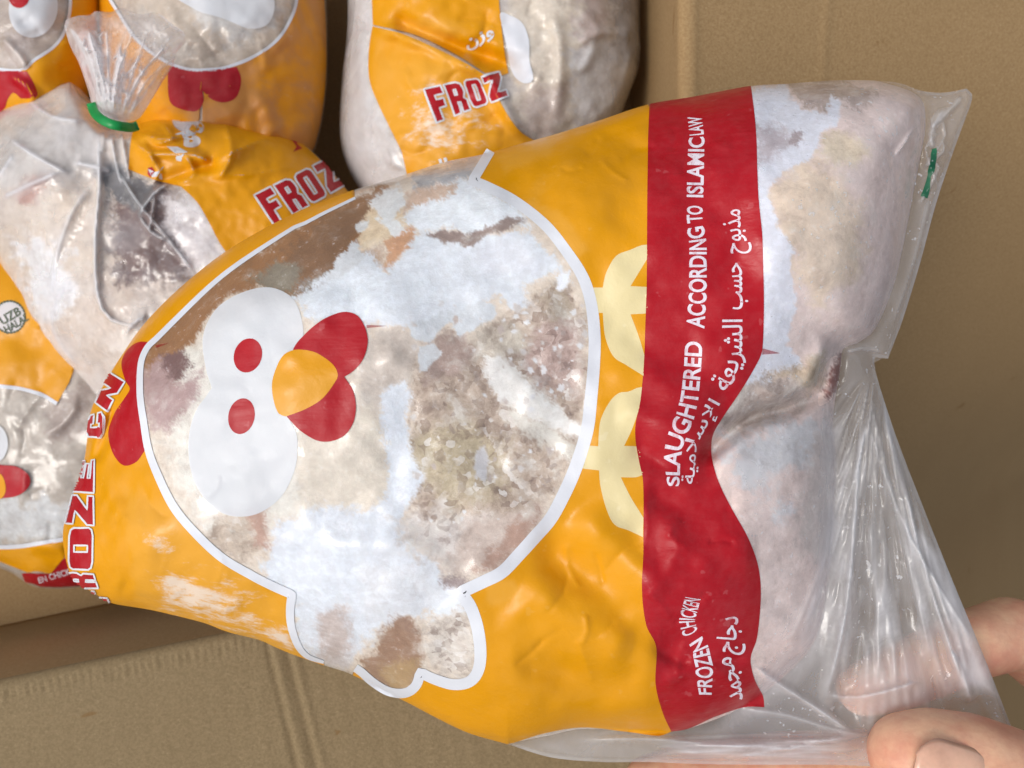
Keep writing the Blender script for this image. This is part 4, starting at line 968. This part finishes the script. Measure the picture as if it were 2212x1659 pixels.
LA = [([(-80, 560), (60, 540), (200, 600), (420, 600), (500, 720), (300, 920), (150, 880), (0, 680)], (212, 194, 178), 30, 30, .38),
      ([(240, 420), (330, 390), (430, 430), (470, 540), (400, 620), (260, 620), (225, 520)], (96, 62, 54), 20, 22, .3),
      ([(180, 360), (240, 345), (330, 400), (300, 470), (250, 420)], (84, 80, 82), 10, 12, .3),
      ([(-60, 430), (80, 400), (190, 430), (200, 640), (100, 690), (0, 560)], (214, 196, 176), 24, 24, .38),
      ([(40, 520), (110, 520), (180, 620), (120, 690), (60, 640)], (232, 230, 230), 20, 24, .4),
      ([(300, 640), (430, 640), (450, 720), (330, 800), (240, 760)], (228, 216, 204), 30, 24, .4),
      ([(0, 300), (120, 250), (220, 300), (200, 380), (60, 400), (-40, 380)], (196, 186, 176), 24, 24, .4),
      ([(20, 420), (60, 380), (110, 390), (60, 440)], (176, 120, 96), 10, 12, .4),
      ([(350, 440), (450, 420), (500, 560), (420, 620)], (226, 220, 220), 18, 18, .4)]
PA, RA = pack('clear bag of chicken tied at its neck with a green band, by the left edge', OA, zz(.010), PT, 230, fold_a, LA, (212, 196, 180), .36, haze_a, 3.0)
YA = np.concatenate([spl([(288, 276, 'c'), (281, 320), (277, 366, 'c'), (312, 380), (347, 393), (392, 404, 'c'), (425, 436), (451, 479), (472, 520), (492, 552), (520, 620, 'c')], False, 8), spl([(700, 640), (790, 540), (772, 444), (742, 404), (700, 355), (640, 303), (560, 265), (482, 245), (382, 242), (331, 249), (300, 262)], False, 8)])
add(patch(PA, 'yellow_print', YA, M_YEL, RA, .0002, 5.5, (), fr0(-.1)))
for o in two_tone(PA, 'FROZ', [(546, 424), (712, 340), (750, 398), (590, 489)], RA, .0003): add(o)
add(text_quad(PA, '\ufeef\ufee3', [(440, 235), (440, 320), (372, 320), (372, 235)], M_EYE, RA, .0003, .05, cap=None))
for p in ([(384, 243), (400, 250), (414, 244), (408, 256), (390, 258)], [(376, 266), (398, 264), (420, 268), (408, 278), (424, 290), (404, 296), (420, 304), (398, 300), (378, 292), (398, 284), (378, 274)], [(360, 316), (384, 318), (406, 330), (398, 334), (392, 348), (382, 346), (378, 332)], [(320, 364), (336, 372), (354, 360), (350, 388), (330, 384)]):
    add(patch(PA, 'white_mark', np.array(p, float), M_WHT, RA, .0003, 6))
for p in ([(322, 362), (330, 360), (336, 370), (326, 384), (320, 376)], [(628, 302), (648, 300), (640, 312), (652, 322), (632, 330), (640, 318)]):
    add(patch(PA, 'red_mark', np.array(p, float), M_RED, RA, .0004, 6))

# gathered neck: the free end of the bag fans out above the green tie
zt = zz(.010)+PT+.010
OT = spl([(204, 236), (192, 200), (172, 140), (152, 100), (139, 56), (142, 44), (168, 34), (196, 32), (205, 24), (240, 26), (262, 16), (300, 30), (340, 28), (372, 52), (398, 70), (400, 92), (380, 118), (378, 136), (352, 175), (325, 220), (297, 258), (250, 262)], True, 8)
FT = [([(222, 240), (200, 160), (168, 90), (150, 55)], 8, 1.2), ([(232, 240), (222, 170), (205, 110), (190, 60)], 8, 1.3), ([(245, 245), (250, 180), (260, 130), (258, 90)], 8, 1.2), ([(262, 250), (300, 170), (340, 120), (372, 95)], 8, 1.2),
      ([(275, 252), (320, 190), (355, 140)], 7, 1.0), ([(210, 230), (190, 175), (178, 130)], 6, .9), ([(250, 180), (285, 150), (310, 110)], 6, .8), ([(215, 170), (250, 190), (290, 210)], 6, .7), ([(150, 60), (180, 100), (175, 130)], 6, .8)]
for i in range(16):
    t = i/15; x1, y1 = 150+t*240+_f.uniform(-8, 8), 95-70*math.sin(t*3.0)+_f.uniform(0, 60)
    FT.append(([(215+t*70, 248), (190+t*120+_f.uniform(-14, 14), 175+_f.uniform(-14, 14)), (x1, y1)], _f.uniform(3.5, 6), _f.uniform(.3, .9)))
for i in range(10):
    x0, y0 = _f.uniform(165, 370), _f.uniform(50, 190); a0 = _f.uniform(0, 6.3); FT.append(([(x0, y0), (x0+18*math.cos(a0), y0+18*math.sin(a0)), (x0+34*math.cos(a0+.5), y0+34*math.sin(a0+.5))], 4, _f.uniform(.4, .9)))
def fold_t(u, v, q):
    f = .003*fbm(u, v, 46, 61, 4)
    for pl, w, a in FT: f += .0030*a*ridge(q, pl, w, True, 1.0)
    return f
def haze_t(u, v):
    q = np.stack([u, v], 1); r = .22+.5*gauss(u, v, 245, 200, 55, 75)+.3*fbm(u, v, 34, 16, 4)
    for pl, w, a in FT: r = r+.6*a*ridge(q, pl, w*.45, True, 1.3)
    return r
PTL = Pack(OT, zt, .010, 50, 2.5, fold_t, .6)
ft = add(film(PTL, RA, M_FILM2, haze_t, fr0(.4), name='gathered_end'))
bt = add(back(PTL, RA, M_FILMB, 'gathered_end', .5, 2))
# the tie: a flat plastic band round the neck
def band(pk_z, pts, w, th, parent, mat, name):
    c = spl(pts, False, 4); n = len(c); V = []
    t = np.gradient(c, axis=0); t /= np.linalg.norm(t, axis=1, keepdims=True)
    nr = np.stack([-t[:, 1], t[:, 0]], 1)
    s = np.linspace(0, 1, n); zc = pk_z+.012*np.sin(np.pi*np.clip(s, .04, .96))**.6
    prof = [(-.5, -.5), (-.5, .2), (-.36, .5), (.36, .5), (.5, .2), (.5, -.5)]
    for a, b in prof:
        q = c+nr*w*a; V.append(unproj(q[:, 0], q[:, 1], zc+th*b))
    V = np.stack(V, 1).reshape(-1, 3); k = len(prof)
    F = [(i*k+j, (i+1)*k+j, (i+1)*k+(j+1) % k, i*k+(j+1) % k) for i in range(n-1) for j in range(k)]
    return link(name, mesh_np(name, V, np.array(F)), parent, mat)
add(band(zt+.002, [(197, 222), (203, 241), (217, 256), (240, 268), (268, 274), (286, 275), (298, 271)], 21, .0025, RA, M_GREEN, 'tie_band'))

# pack in the top left corner
OB = spl([(-120, -200), (150, -220), (230, -120), (235, 0), (225, 120), (205, 210), (150, 290), (20, 320), (-100, 260), (-180, 0)], True, 14)
CR_B, CR_C, CR_D, CR_E = crumple(10, (-40, -20, 200, 240), 21), crumple(14, (240, 0, 690, 330), 22), crumple(18, (760, 0, 1370, 330), 23), crumple(14, (0, 620, 230, 1230), 24)
def cr(q, L, k=.0011): return sum(k*a*ridge(q, pl, w, True, 1.1) for pl, w, a in L)
def fold_b(u, v, q): return cr(q, CR_B)+.003*fbm(u, v, 120, 71, 3)+.0022*ridge(q, [(0, 80), (40, 120), (60, 150)], 10)+.002*ridge(q, [(20, 160), (70, 200), (60, 240)], 8)
LB_ = [([(-100, -150), (130, -150), (140, 40), (100, 110), (40, 150), (-60, 150)], (176, 156, 138), 14, 18, .38), ([(0, 60), (60, 70), (60, 140), (10, 150)], (196, 180, 170), 14, 18, .38)]
PB, RB = pack('bag in the top left corner showing a red comb and a pale printed eye', OB, zz(-.012), PT, 200, fold_b, LB_, (180, 160, 140), .36, fr0(.12))
WBL = spl([(152, -60), (150, 20), (137, 72), (115, 102), (72, 132), (45, 152), (0, 150), (-60, 140)], False, 7)
YB = np.concatenate([WBL, [(-110, 200), (-90, 250), (20, 306), (145, 280), (196, 206), (216, 118), (226, 0), (220, -80)]])
add(patch(PB, 'yellow_print', YB, M_YEL, RB, .0002, 5.5, (), fr0(.0)))
add(stroke_patch(PB, 'window_outline', WBL, 7, M_WHT, RB, .0003))
add(patch(PB, 'eye', ell(72, 18, 52, 64, 10), M_EYE, RB, .0002, 5.5, (), fr0(.3))); add(patch(PB, 'pupil', ell(42, -6, 22, 24, 0), M_RED, RB, .0003, 5.5))
add(patch(PB, 'comb', spl([(-60, 152), (0, 154), (58, 153, 'c'), (72, 178), (80, 206), (66, 212), (46, 212, 'c'), (30, 200), (18, 214), (8, 236), (-30, 250)], True, 6), M_RED, RB, .0003, 5.5))

# pack at the top, peach with a round window
OC = spl([(210, -260), (450, -320), (660, -240), (700, -60), (707, 80), (706, 180), (692, 280), (664, 350), (560, 420), (380, 400), (260, 320), (215, 150), (203, 20), (200, -120)], True, 14)
def fold_c(u, v, q): return cr(q, CR_C)+.002*fbm(u, v, 160, 81, 3)+.0010*fbm(u, v, 40, 83, 2)+.0016*ridge(q, [(560, 200), (590, 270), (560, 320)], 14)
LC = [([(240, -200), (640, -200), (640, 0), (590, 90), (500, 150), (400, 150), (300, 90)], (196, 178, 156), 10, 14, .4), ([(420, -100), (600, -100), (600, 60), (500, 90), (420, 40)], (206, 202, 196), 16, 20, .38), ([(240, 0), (330, 20), (420, 120), (380, 150), (300, 110)], (186, 172, 156), 12, 12, .4)]
PC, RC = pack('bag at the top edge with a round window above a red comb, frosted orange', OC, zz(-.006), PT+.004, 240, fold_c, LC, (196, 176, 150), .36, fr0(.07))
WCL = spl([(232, -120), (233, -20), (256, 26), (300, 90), (360, 134), (400, 148), (438, 152), (490, 146), (556, 118), (604, 80), (634, 24), (641, -30), (636, -120)], False, 7)
peach = lambda u, v: -.15+.6*sstep(380, 560, u+.4*v)
YC1 = np.concatenate([WCL[:len(WCL)//2+1], [(430, 400), (270, 316), (226, 160), (212, 20), (210, -110)]])
YC2 = np.concatenate([WCL[len(WCL)//2:], spl([(690, -110), (703, 60), (702, 180), (688, 280), (660, 346), (560, 412), (430, 400)], False, 10)])
add(patch(PC, 'yellow_print', YC1, M_PEACH, RC, .0002, 5.5, (), peach))
add(patch(PC, 'yellow_print', YC2, M_PEACH, RC, .0002, 5.5, (), peach))
add(stroke_patch(PC, 'window_outline', WCL, 7, M_WHT, RC, .0003))
add(patch(PC, 'comb', spl([(368, 146), (400, 150), (438, 154), (512, 145, 'c'), (521, 172), (511, 210), (486, 222), (460, 216), (437, 196, 'c'), (440, 220), (425, 240), (395, 236), (370, 222), (364, 185)], True, 6), M_RED, RC, .0003, 5.5))
add(patch(PC, 'eye', spl([(345, -40), (420, 20), (480, 40), (540, 62), (580, 50), (592, 0), (560, -60), (450, -90)], True, 7), M_EYE, RC, .0002, 5.5, (), fr0(.3)))
add(patch(PC, 'pupil', ell(450, -26, 20, 22, 0), M_RED, RC, .0003, 5.5))

# pack at the top, white with a crumpled yellow print
OD = spl([(770, -240), (1000, -290), (1320, -260), (1376, -80), (1383, 60), (1381, 140), (1358, 205), (1335, 260), (1280, 330), (1150, 430), (960, 500), (830, 470), (765, 390), (735, 300), (738, 180), (750, 60), (752, -100)], True, 14)
FD = [([(806, 58), (870, 76), (940, 104), (1000, 134), (1052, 166), (1085, 222), (1120, 280), (1155, 300)], 14, 2.0), ([(1190, 20), (1210, 120), (1200, 260)], 14, .9), ([(1250, 90), (1300, 70), (1370, 80)], 10, 1.0), ([(1370, 100), (1350, 180), (1320, 240)], 10, 1.1), ([(770, 60), (780, 180), (790, 300)], 14, .7), ([(860, 370), (840, 330), (880, 280)], 12, .6), ([(1240, 10), (1290, 60), (1260, 160)], 12, .8), ([(900, 160), (990, 150), (1040, 150)], 18, .5)]
def fold_d(u, v, q):
    f = .002*fbm(u, v, 140, 91, 3)+.0008*fbm(u, v, 40, 93, 2)
    for pl, w, a in FD: f += .0022*a*ridge(q, pl, w)
    f += cr(q, CR_D, .0013)
    f += -.006*ridge(q, [(840, 30), (900, 70), (1000, 110), (1090, 140), (1130, 200)], 22)
    return f
LD = [([(740, -100), (830, -100), (860, 300), (880, 470), (740, 420)], (210, 206, 204), 16, 20, .4), ([(1080, -150), (1240, -150), (1260, 160), (1230, 330), (1120, 260)], (214, 200, 178), 20, 24, .4), ([(1240, -100), (1300, -100), (1310, 60), (1260, 120)], (196, 176, 166), 16, 18, .38), ([(1240, 110), (1330, 90), (1330, 240), (1240, 280)], (206, 202, 200), 18, 20, .38), ([(1320, -100), (1400, -100), (1390, 140), (1330, 120)], (122, 110, 104), 14, 18, .38), ([(1140, 180), (1230, 180), (1200, 330), (1130, 290)], (192, 172, 158), 16, 20, .38)]
PD, RD = pack('whitish frosted bag at the top edge beside the box wall, with creased yellow print', OD, zz(-.002), PT, 200, fold_d, LD, (200, 190, 180), .36, lambda u, v: .14+.25*gauss(u, v, 770, 250, 30, 200)+.2*gauss(u, v, 1350, 150, 30, 120))
YD1 = spl([(800, -120, 'c'), (1072, -120, 'c'), (1078, 0), (1086, 79), (1098, 159, 'c'), (1062, 166), (990, 122), (900, 78), (806, 54, 'c')], True, 8)
YD2 = spl([(806, 57, 'c'), (870, 75), (940, 105), (1000, 135), (1055, 167, 'c'), (1082, 222), (1118, 278), (1156, 305, 'c'), (1100, 400, 'c'), (900, 430, 'c'), (880, 375), (868, 329), (844, 278), (817, 222), (799, 171), (798, 110)], True, 8)
fd2 = lambda u, v: .55*gauss(u, v, 960, 230, 90, 60)+.4*gauss(u, v, 940, 320, 80, 50)+.25
add(patch(PD, 'yellow_print', YD1, M_YEL, RD, .0002, 5.5, (), lambda u, v: .0+.6*gauss(u, v, 920, 70, 40, 20)))
add(patch(PD, 'yellow_print', YD2, M_YEL, RD, .0003, 5.5, (), fd2))
for o in two_tone(PD, 'FROZ', [(913, 194), (1080, 156), (1100, 208), (940, 267)], RD, .0004): add(o)
add(text_quad(PD, '\u0646\u0632\u0648', [(1002, 86), (1062, 56), (1070, 84), (1012, 112)], M_WHT, RD, .0004, .03, cap=None))
add(patch(PD, 'window_outline', spl([(1080, 30), (1104, 34), (1128, 50), (1142, 84), (1144, 130), (1152, 172), (1132, 180), (1108, 160), (1096, 105)], True, 6), M_WHT, RD, .0002, 5.5))
add(text_quad(PD, '\u0644\u0627', [(925, 350), (965, 340), (972, 366), (930, 374)], M_WHT, RD, .0005, .03, cap=None))

# pack at the lower left, partly under the tied one
OE = spl([(-160, 560), (40, 480), (200, 560), (330, 760), (360, 960), (320, 1150), (240, 1250), (172, 1268), (130, 1272), (70, 1266), (30, 1240), (-10, 1222), (-140, 1150), (-220, 900)], True, 14)
def fold_e(u, v, q): return cr(q, CR_E, .0013)+.002*fbm(u, v, 140, 101, 3)+.0004*fbm(u, v, 40, 103, 2)+.002*ridge(q, [(170, 870), (130, 920), (90, 940)], 12)+.002*ridge(q, [(60, 1180), (130, 1190), (160, 1240)], 12)
LE = [([(-150, 830), (130, 860), (260, 900), (260, 1160), (130, 1180), (-100, 1190)], (182, 170, 154), 14, 16, .38), ([(-100, 1060), (60, 1080), (200, 1080), (160, 1160), (-60, 1180)], (206, 208, 208), 18, 24, .38), ([(100, 850), (200, 840), (200, 960), (110, 960)], (160, 140, 126), 14, 16, .38)]
PE, RE = pack('bag at the lower left with a halal badge, lying partly under the tied bag', OE, zz(-.010), PT, 210, fold_e, LE, (186, 172, 156), .36, fr0(.10))
WE1 = spl([(-120, 820), (0, 834), (46, 840), (93, 854), (124, 872)], False, 7)
WE2 = spl([(-120, 1176), (0, 1181), (46, 1179), (93, 1172), (140, 1163), (200, 1140)], False, 7)
YE1 = np.concatenate([WE1, [(150, 826), (230, 640), (180, 560), (40, 500), (-120, 570)]])
YE2 = np.concatenate([WE2, [(190, 1180), (137, 1206), (110, 1238), (60, 1236), (0, 1212), (-120, 1160)]])
add(patch(PE, 'yellow_print', YE1, M_YEL, RE, .0002, 5.5, (), fr0(-.1))); add(patch(PE, 'yellow_print', YE2, M_YEL, RE, .0002, 5.5, (), fr0(.1)))
add(patch(PE, 'red_band', np.array([(48, 1238), (60, 1237), (85, 1238), (110, 1239), (124, 1222), (137, 1207), (165, 1192), (190, 1182), (240, 1210), (225, 1250), (170, 1264), (130, 1267), (90, 1266), (55, 1256)], float), M_RED, RE, .0003, 5.5))
add(text_quad(PE, 'EN CHICK', [(82, 1246), (150, 1226), (155, 1238), (86, 1258)], M_LET, RE, .0004, .02))
add(stroke_patch(PE, 'window_outline', WE1, 8, M_WHT, RE, .0003)); add(stroke_patch(PE, 'window_outline', WE2, 9, M_WHT, RE, .0003))
add(patch(PE, 'eye', ell(-16, 958, 34, 44, 0), M_EYE, RE, .0002, 5.5, (), fr0(.3)))
add(patch(PE, 'wattle', spl([(-30, 1000), (0, 1004), (37, 1008), (62, 1026), (64, 1048), (40, 1070), (0, 1076), (-30, 1076)], True, 6), M_RED, RE, .0003, 5.5))
add(patch(PE, 'beak', spl([(-40, 1020), (0, 1022), (12, 1040), (13, 1064), (0, 1078), (-40, 1080)], True, 6), M_YEL, RE, .0004, 5.5))
bd = add(patch(PE, 'badge', ell(22, 685, 33, 34, 0), M_EYE, RE, .0003, 5.5, (), fr0(.2)))
M_INK = mat_simple('dark_green_ink', (70, 84, 58), .5)
for k in range(30):
    a = k*math.pi/15
    add(patch(PE, 'badge_edge', ell(22+33*math.cos(a), 685+34*math.sin(a), 3.4, 2.2, math.degrees(a)+90), M_INK, RE, .0004, 5.5))
add(text_quad(PE, 'UZB', [(-2, 686), (40, 662), (48, 678), (8, 702)], M_INK, RE, .0005, .02)); add(text_quad(PE, 'HALAL', [(8, 706), (58, 676), (64, 690), (16, 722)], M_INK, RE, .0005, .02))

# ------------------------------------------------------------------ the hand
def skin_mat():
    m = Nodes('skin')
    n1 = m.noise(70, 5, .62); n2 = m.noise(600, 4, .7)
    c = m.mix(m.rng(n1, .3, .7), rgba((216, 150, 124)), rgba((240, 196, 160)))
    c = m.mix(m.rng(n2, .5, .75, 0, .25), c, rgba((206, 140, 122)))
    w = m.add('ShaderNodeTexVoronoi'); w.inputs['Scale'].default_value = 900; m.l.new(m.scaled(.5, 1, 1), w.inputs['Vector'])
    n = m.bump(w.outputs['Distance'], .00007, .6); n = m.bump(n2, .0001, .6, n)
    m.set(Base_Color=c, Roughness=.46, Normal=n, Subsurface_Weight=.25, Subsurface_Radius=(1, .35, .2), Subsurface_Scale=.003)
    return m.m
M_SKIN = skin_mat()
M_NAIL = mat_simple('nail', (232, 184, 158), .2, .25, .2, 0, .6)
hand = None
def make_hand():
    bm = bmesh.new()
    def ball(p, r, sq=(1, 1, 1), rot=None):
        from mathutils import Matrix
        M = Matrix.Translation(p) @ (rot or Matrix.Identity(4)) @ Matrix.Diagonal((r*sq[0], r*sq[1], r*sq[2], 1))
        bmesh.ops.create_icosphere(bm, subdivisions=3, radius=1, matrix=M)
    def limb(pts):
        """pts: (u, v, z, radius); overlapping balls that taper from joint to joint"""
        P = [(Pz(a, b, z), r) for a, b, z, r in pts]
        for (p, r), (q, t) in zip(P, P[1:]):
            n = max(2, int((q-p).length/.0018))
            for k in range(n+1):
                f = k/n; ball(p.lerp(q, f), r+(t-r)*f)
    # thumb: flattened pad, broad end
    limb([(1968, 1632, .0125, .0106), (2020, 1640, .0132, .0124), (2100, 1656, .0146, .0130), (2190, 1682, .0152, .0124), (2290, 1722, .0144, .0130), (2430, 1800, .002, .0150), (2560, 1880, -.018, .019)])
    # fingers behind the bag
    limb([(1862, 1490, -.0110, .0072), (1925, 1468, -.0110, .0086), (2010, 1432, -.0125, .0092), (2100, 1392, -.0170, .0098), (2185, 1366, -.0240, .0106), (2300, 1470, -.042, .0100), (2470, 1620, -.046, .0115)])
    limb([(1400, 1690, -.0095, .0070), (1480, 1676, -.0100, .0086), (1690, 1654, -.0120, .0092), (1880, 1650, -.018, .0098), (2060, 1670, -.031, .0096), (2300, 1720, -.046, .0112), (2480, 1740, -.046, .0125)])
    limb([(1570, 1800, -.0240, .0070), (1700, 1836, -.031, .0082), (1920, 1832, -.040, .0094), (2260, 1840, -.048, .0108), (2480, 1850, -.046, .0125)])
    limb([(1790, 1950, -.033, .0062), (1920, 1946, -.036, .0072), (2090, 1946, -.043, .0082), (2330, 1955, -.048, .0098), (2500, 1960, -.044, .0120)])
    # palm, heel and wrist
    for a, b, z, r in ((2480, 1680, -.044, .0125), (2500, 1760, -.044, .014), (2520, 1860, -.042, .0145), (2540, 1950, -.040, .0135), (2640, 1780, -.038, .0165), (2660, 1900, -.036, .018), (2700, 1990, -.036, .016), (2760, 1900, -.034, .019)):
        ball(Pz(a, b, z), r, (1.25, 1.25, 1.0))
    limb([(2560, 1880, -.018, .019), (2680, 1920, -.030, .020), (2820, 1990, -.034, .021), (3060, 2120, -.036, .0225), (3330, 2260, -.038, .026)])
    me = bpy.data.meshes.new('hand'); bm.to_mesh(me); bm.free()
    o = bpy.data.objects.new('tmp', me); COL.objects.link(o)
    md = o.modifiers.new('r', 'REMESH'); md.mode = 'VOXEL'; md.voxel_size = .0011
    sm = o.modifiers.new('s', 'SMOOTH'); sm.iterations = 6; sm.factor = .5
    dg = bpy.context.evaluated_depsgraph_get()
    m2 = bpy.data.meshes.new_from_object(o.evaluated_get(dg)); m2.name = 'hand'
    bpy.data.objects.remove(o)
    c = Pz(2480, 1800, -.03)
    n = len(m2.vertices); co = np.empty(n*3, np.float32); m2.vertices.foreach_get('co', co); co = co.reshape(-1, 3)-np.array(c, np.float32)
    # creases at the thumb joint and a pressed bed for the nail
    m2.vertices.foreach_set('co', co.ravel())
    m2.polygons.foreach_set('use_smooth', np.ones(len(m2.polygons), bool))
    m2.materials.clear(); m2.materials.append(M_SKIN); m2.update()
    h = bpy.data.objects.new('hand', m2); COL.objects.link(h); h.location = c
    h['label'] = 'bare hand pinching the clear bag corner between thumb and fingers'; h['category'] = 'hand'
    # nail: curved plate over the thumb tip
    ax = (Pz(1960, 1640, .022)-Pz(2120, 1690, .023)).normalized(); up = Vector((.0, -.06, 1)).normalized()
    sd = up.cross(ax).normalized(); up = ax.cross(sd).normalized()
    cn = Pz(2004, 1634, .0137)
    V = []; F = []; A_, B_ = 14, 14
    for i in range(A_+1):
        x = i/A_; L = -.0085+.0178*x
        wd_ = .0082*(1-max(0, (x-.62)/.38)**2.4*.55)*(1-max(0, (.22-x)/.22)**2*.35)
        for j in range(B_+1):
            y = j/B_*2-1; th = y*wd_/.0108
            r = .0126 - .0006*max(0, x-.8)/.2 - .0006*max(0, .15-x)/.15 - .0005*(abs(y) > .95)
            V.append(cn + ax*L + (up*math.cos(th)+sd*math.sin(th))*r)
    for i in range(A_):
        for j in range(B_): F.append((i*(B_+1)+j, (i+1)*(B_+1)+j, (i+1)*(B_+1)+j+1, i*(B_+1)+j+1))
    nl = link('thumbnail', mesh_np('thumbnail', np.array([tuple(p) for p in V]), np.array(F)), h, M_NAIL)
    so = nl.modifiers.new('thickness', 'SOLIDIFY'); so.thickness = .0007; so.offset = 0
    fix_parent(nl)
    return h
hand = make_hand()
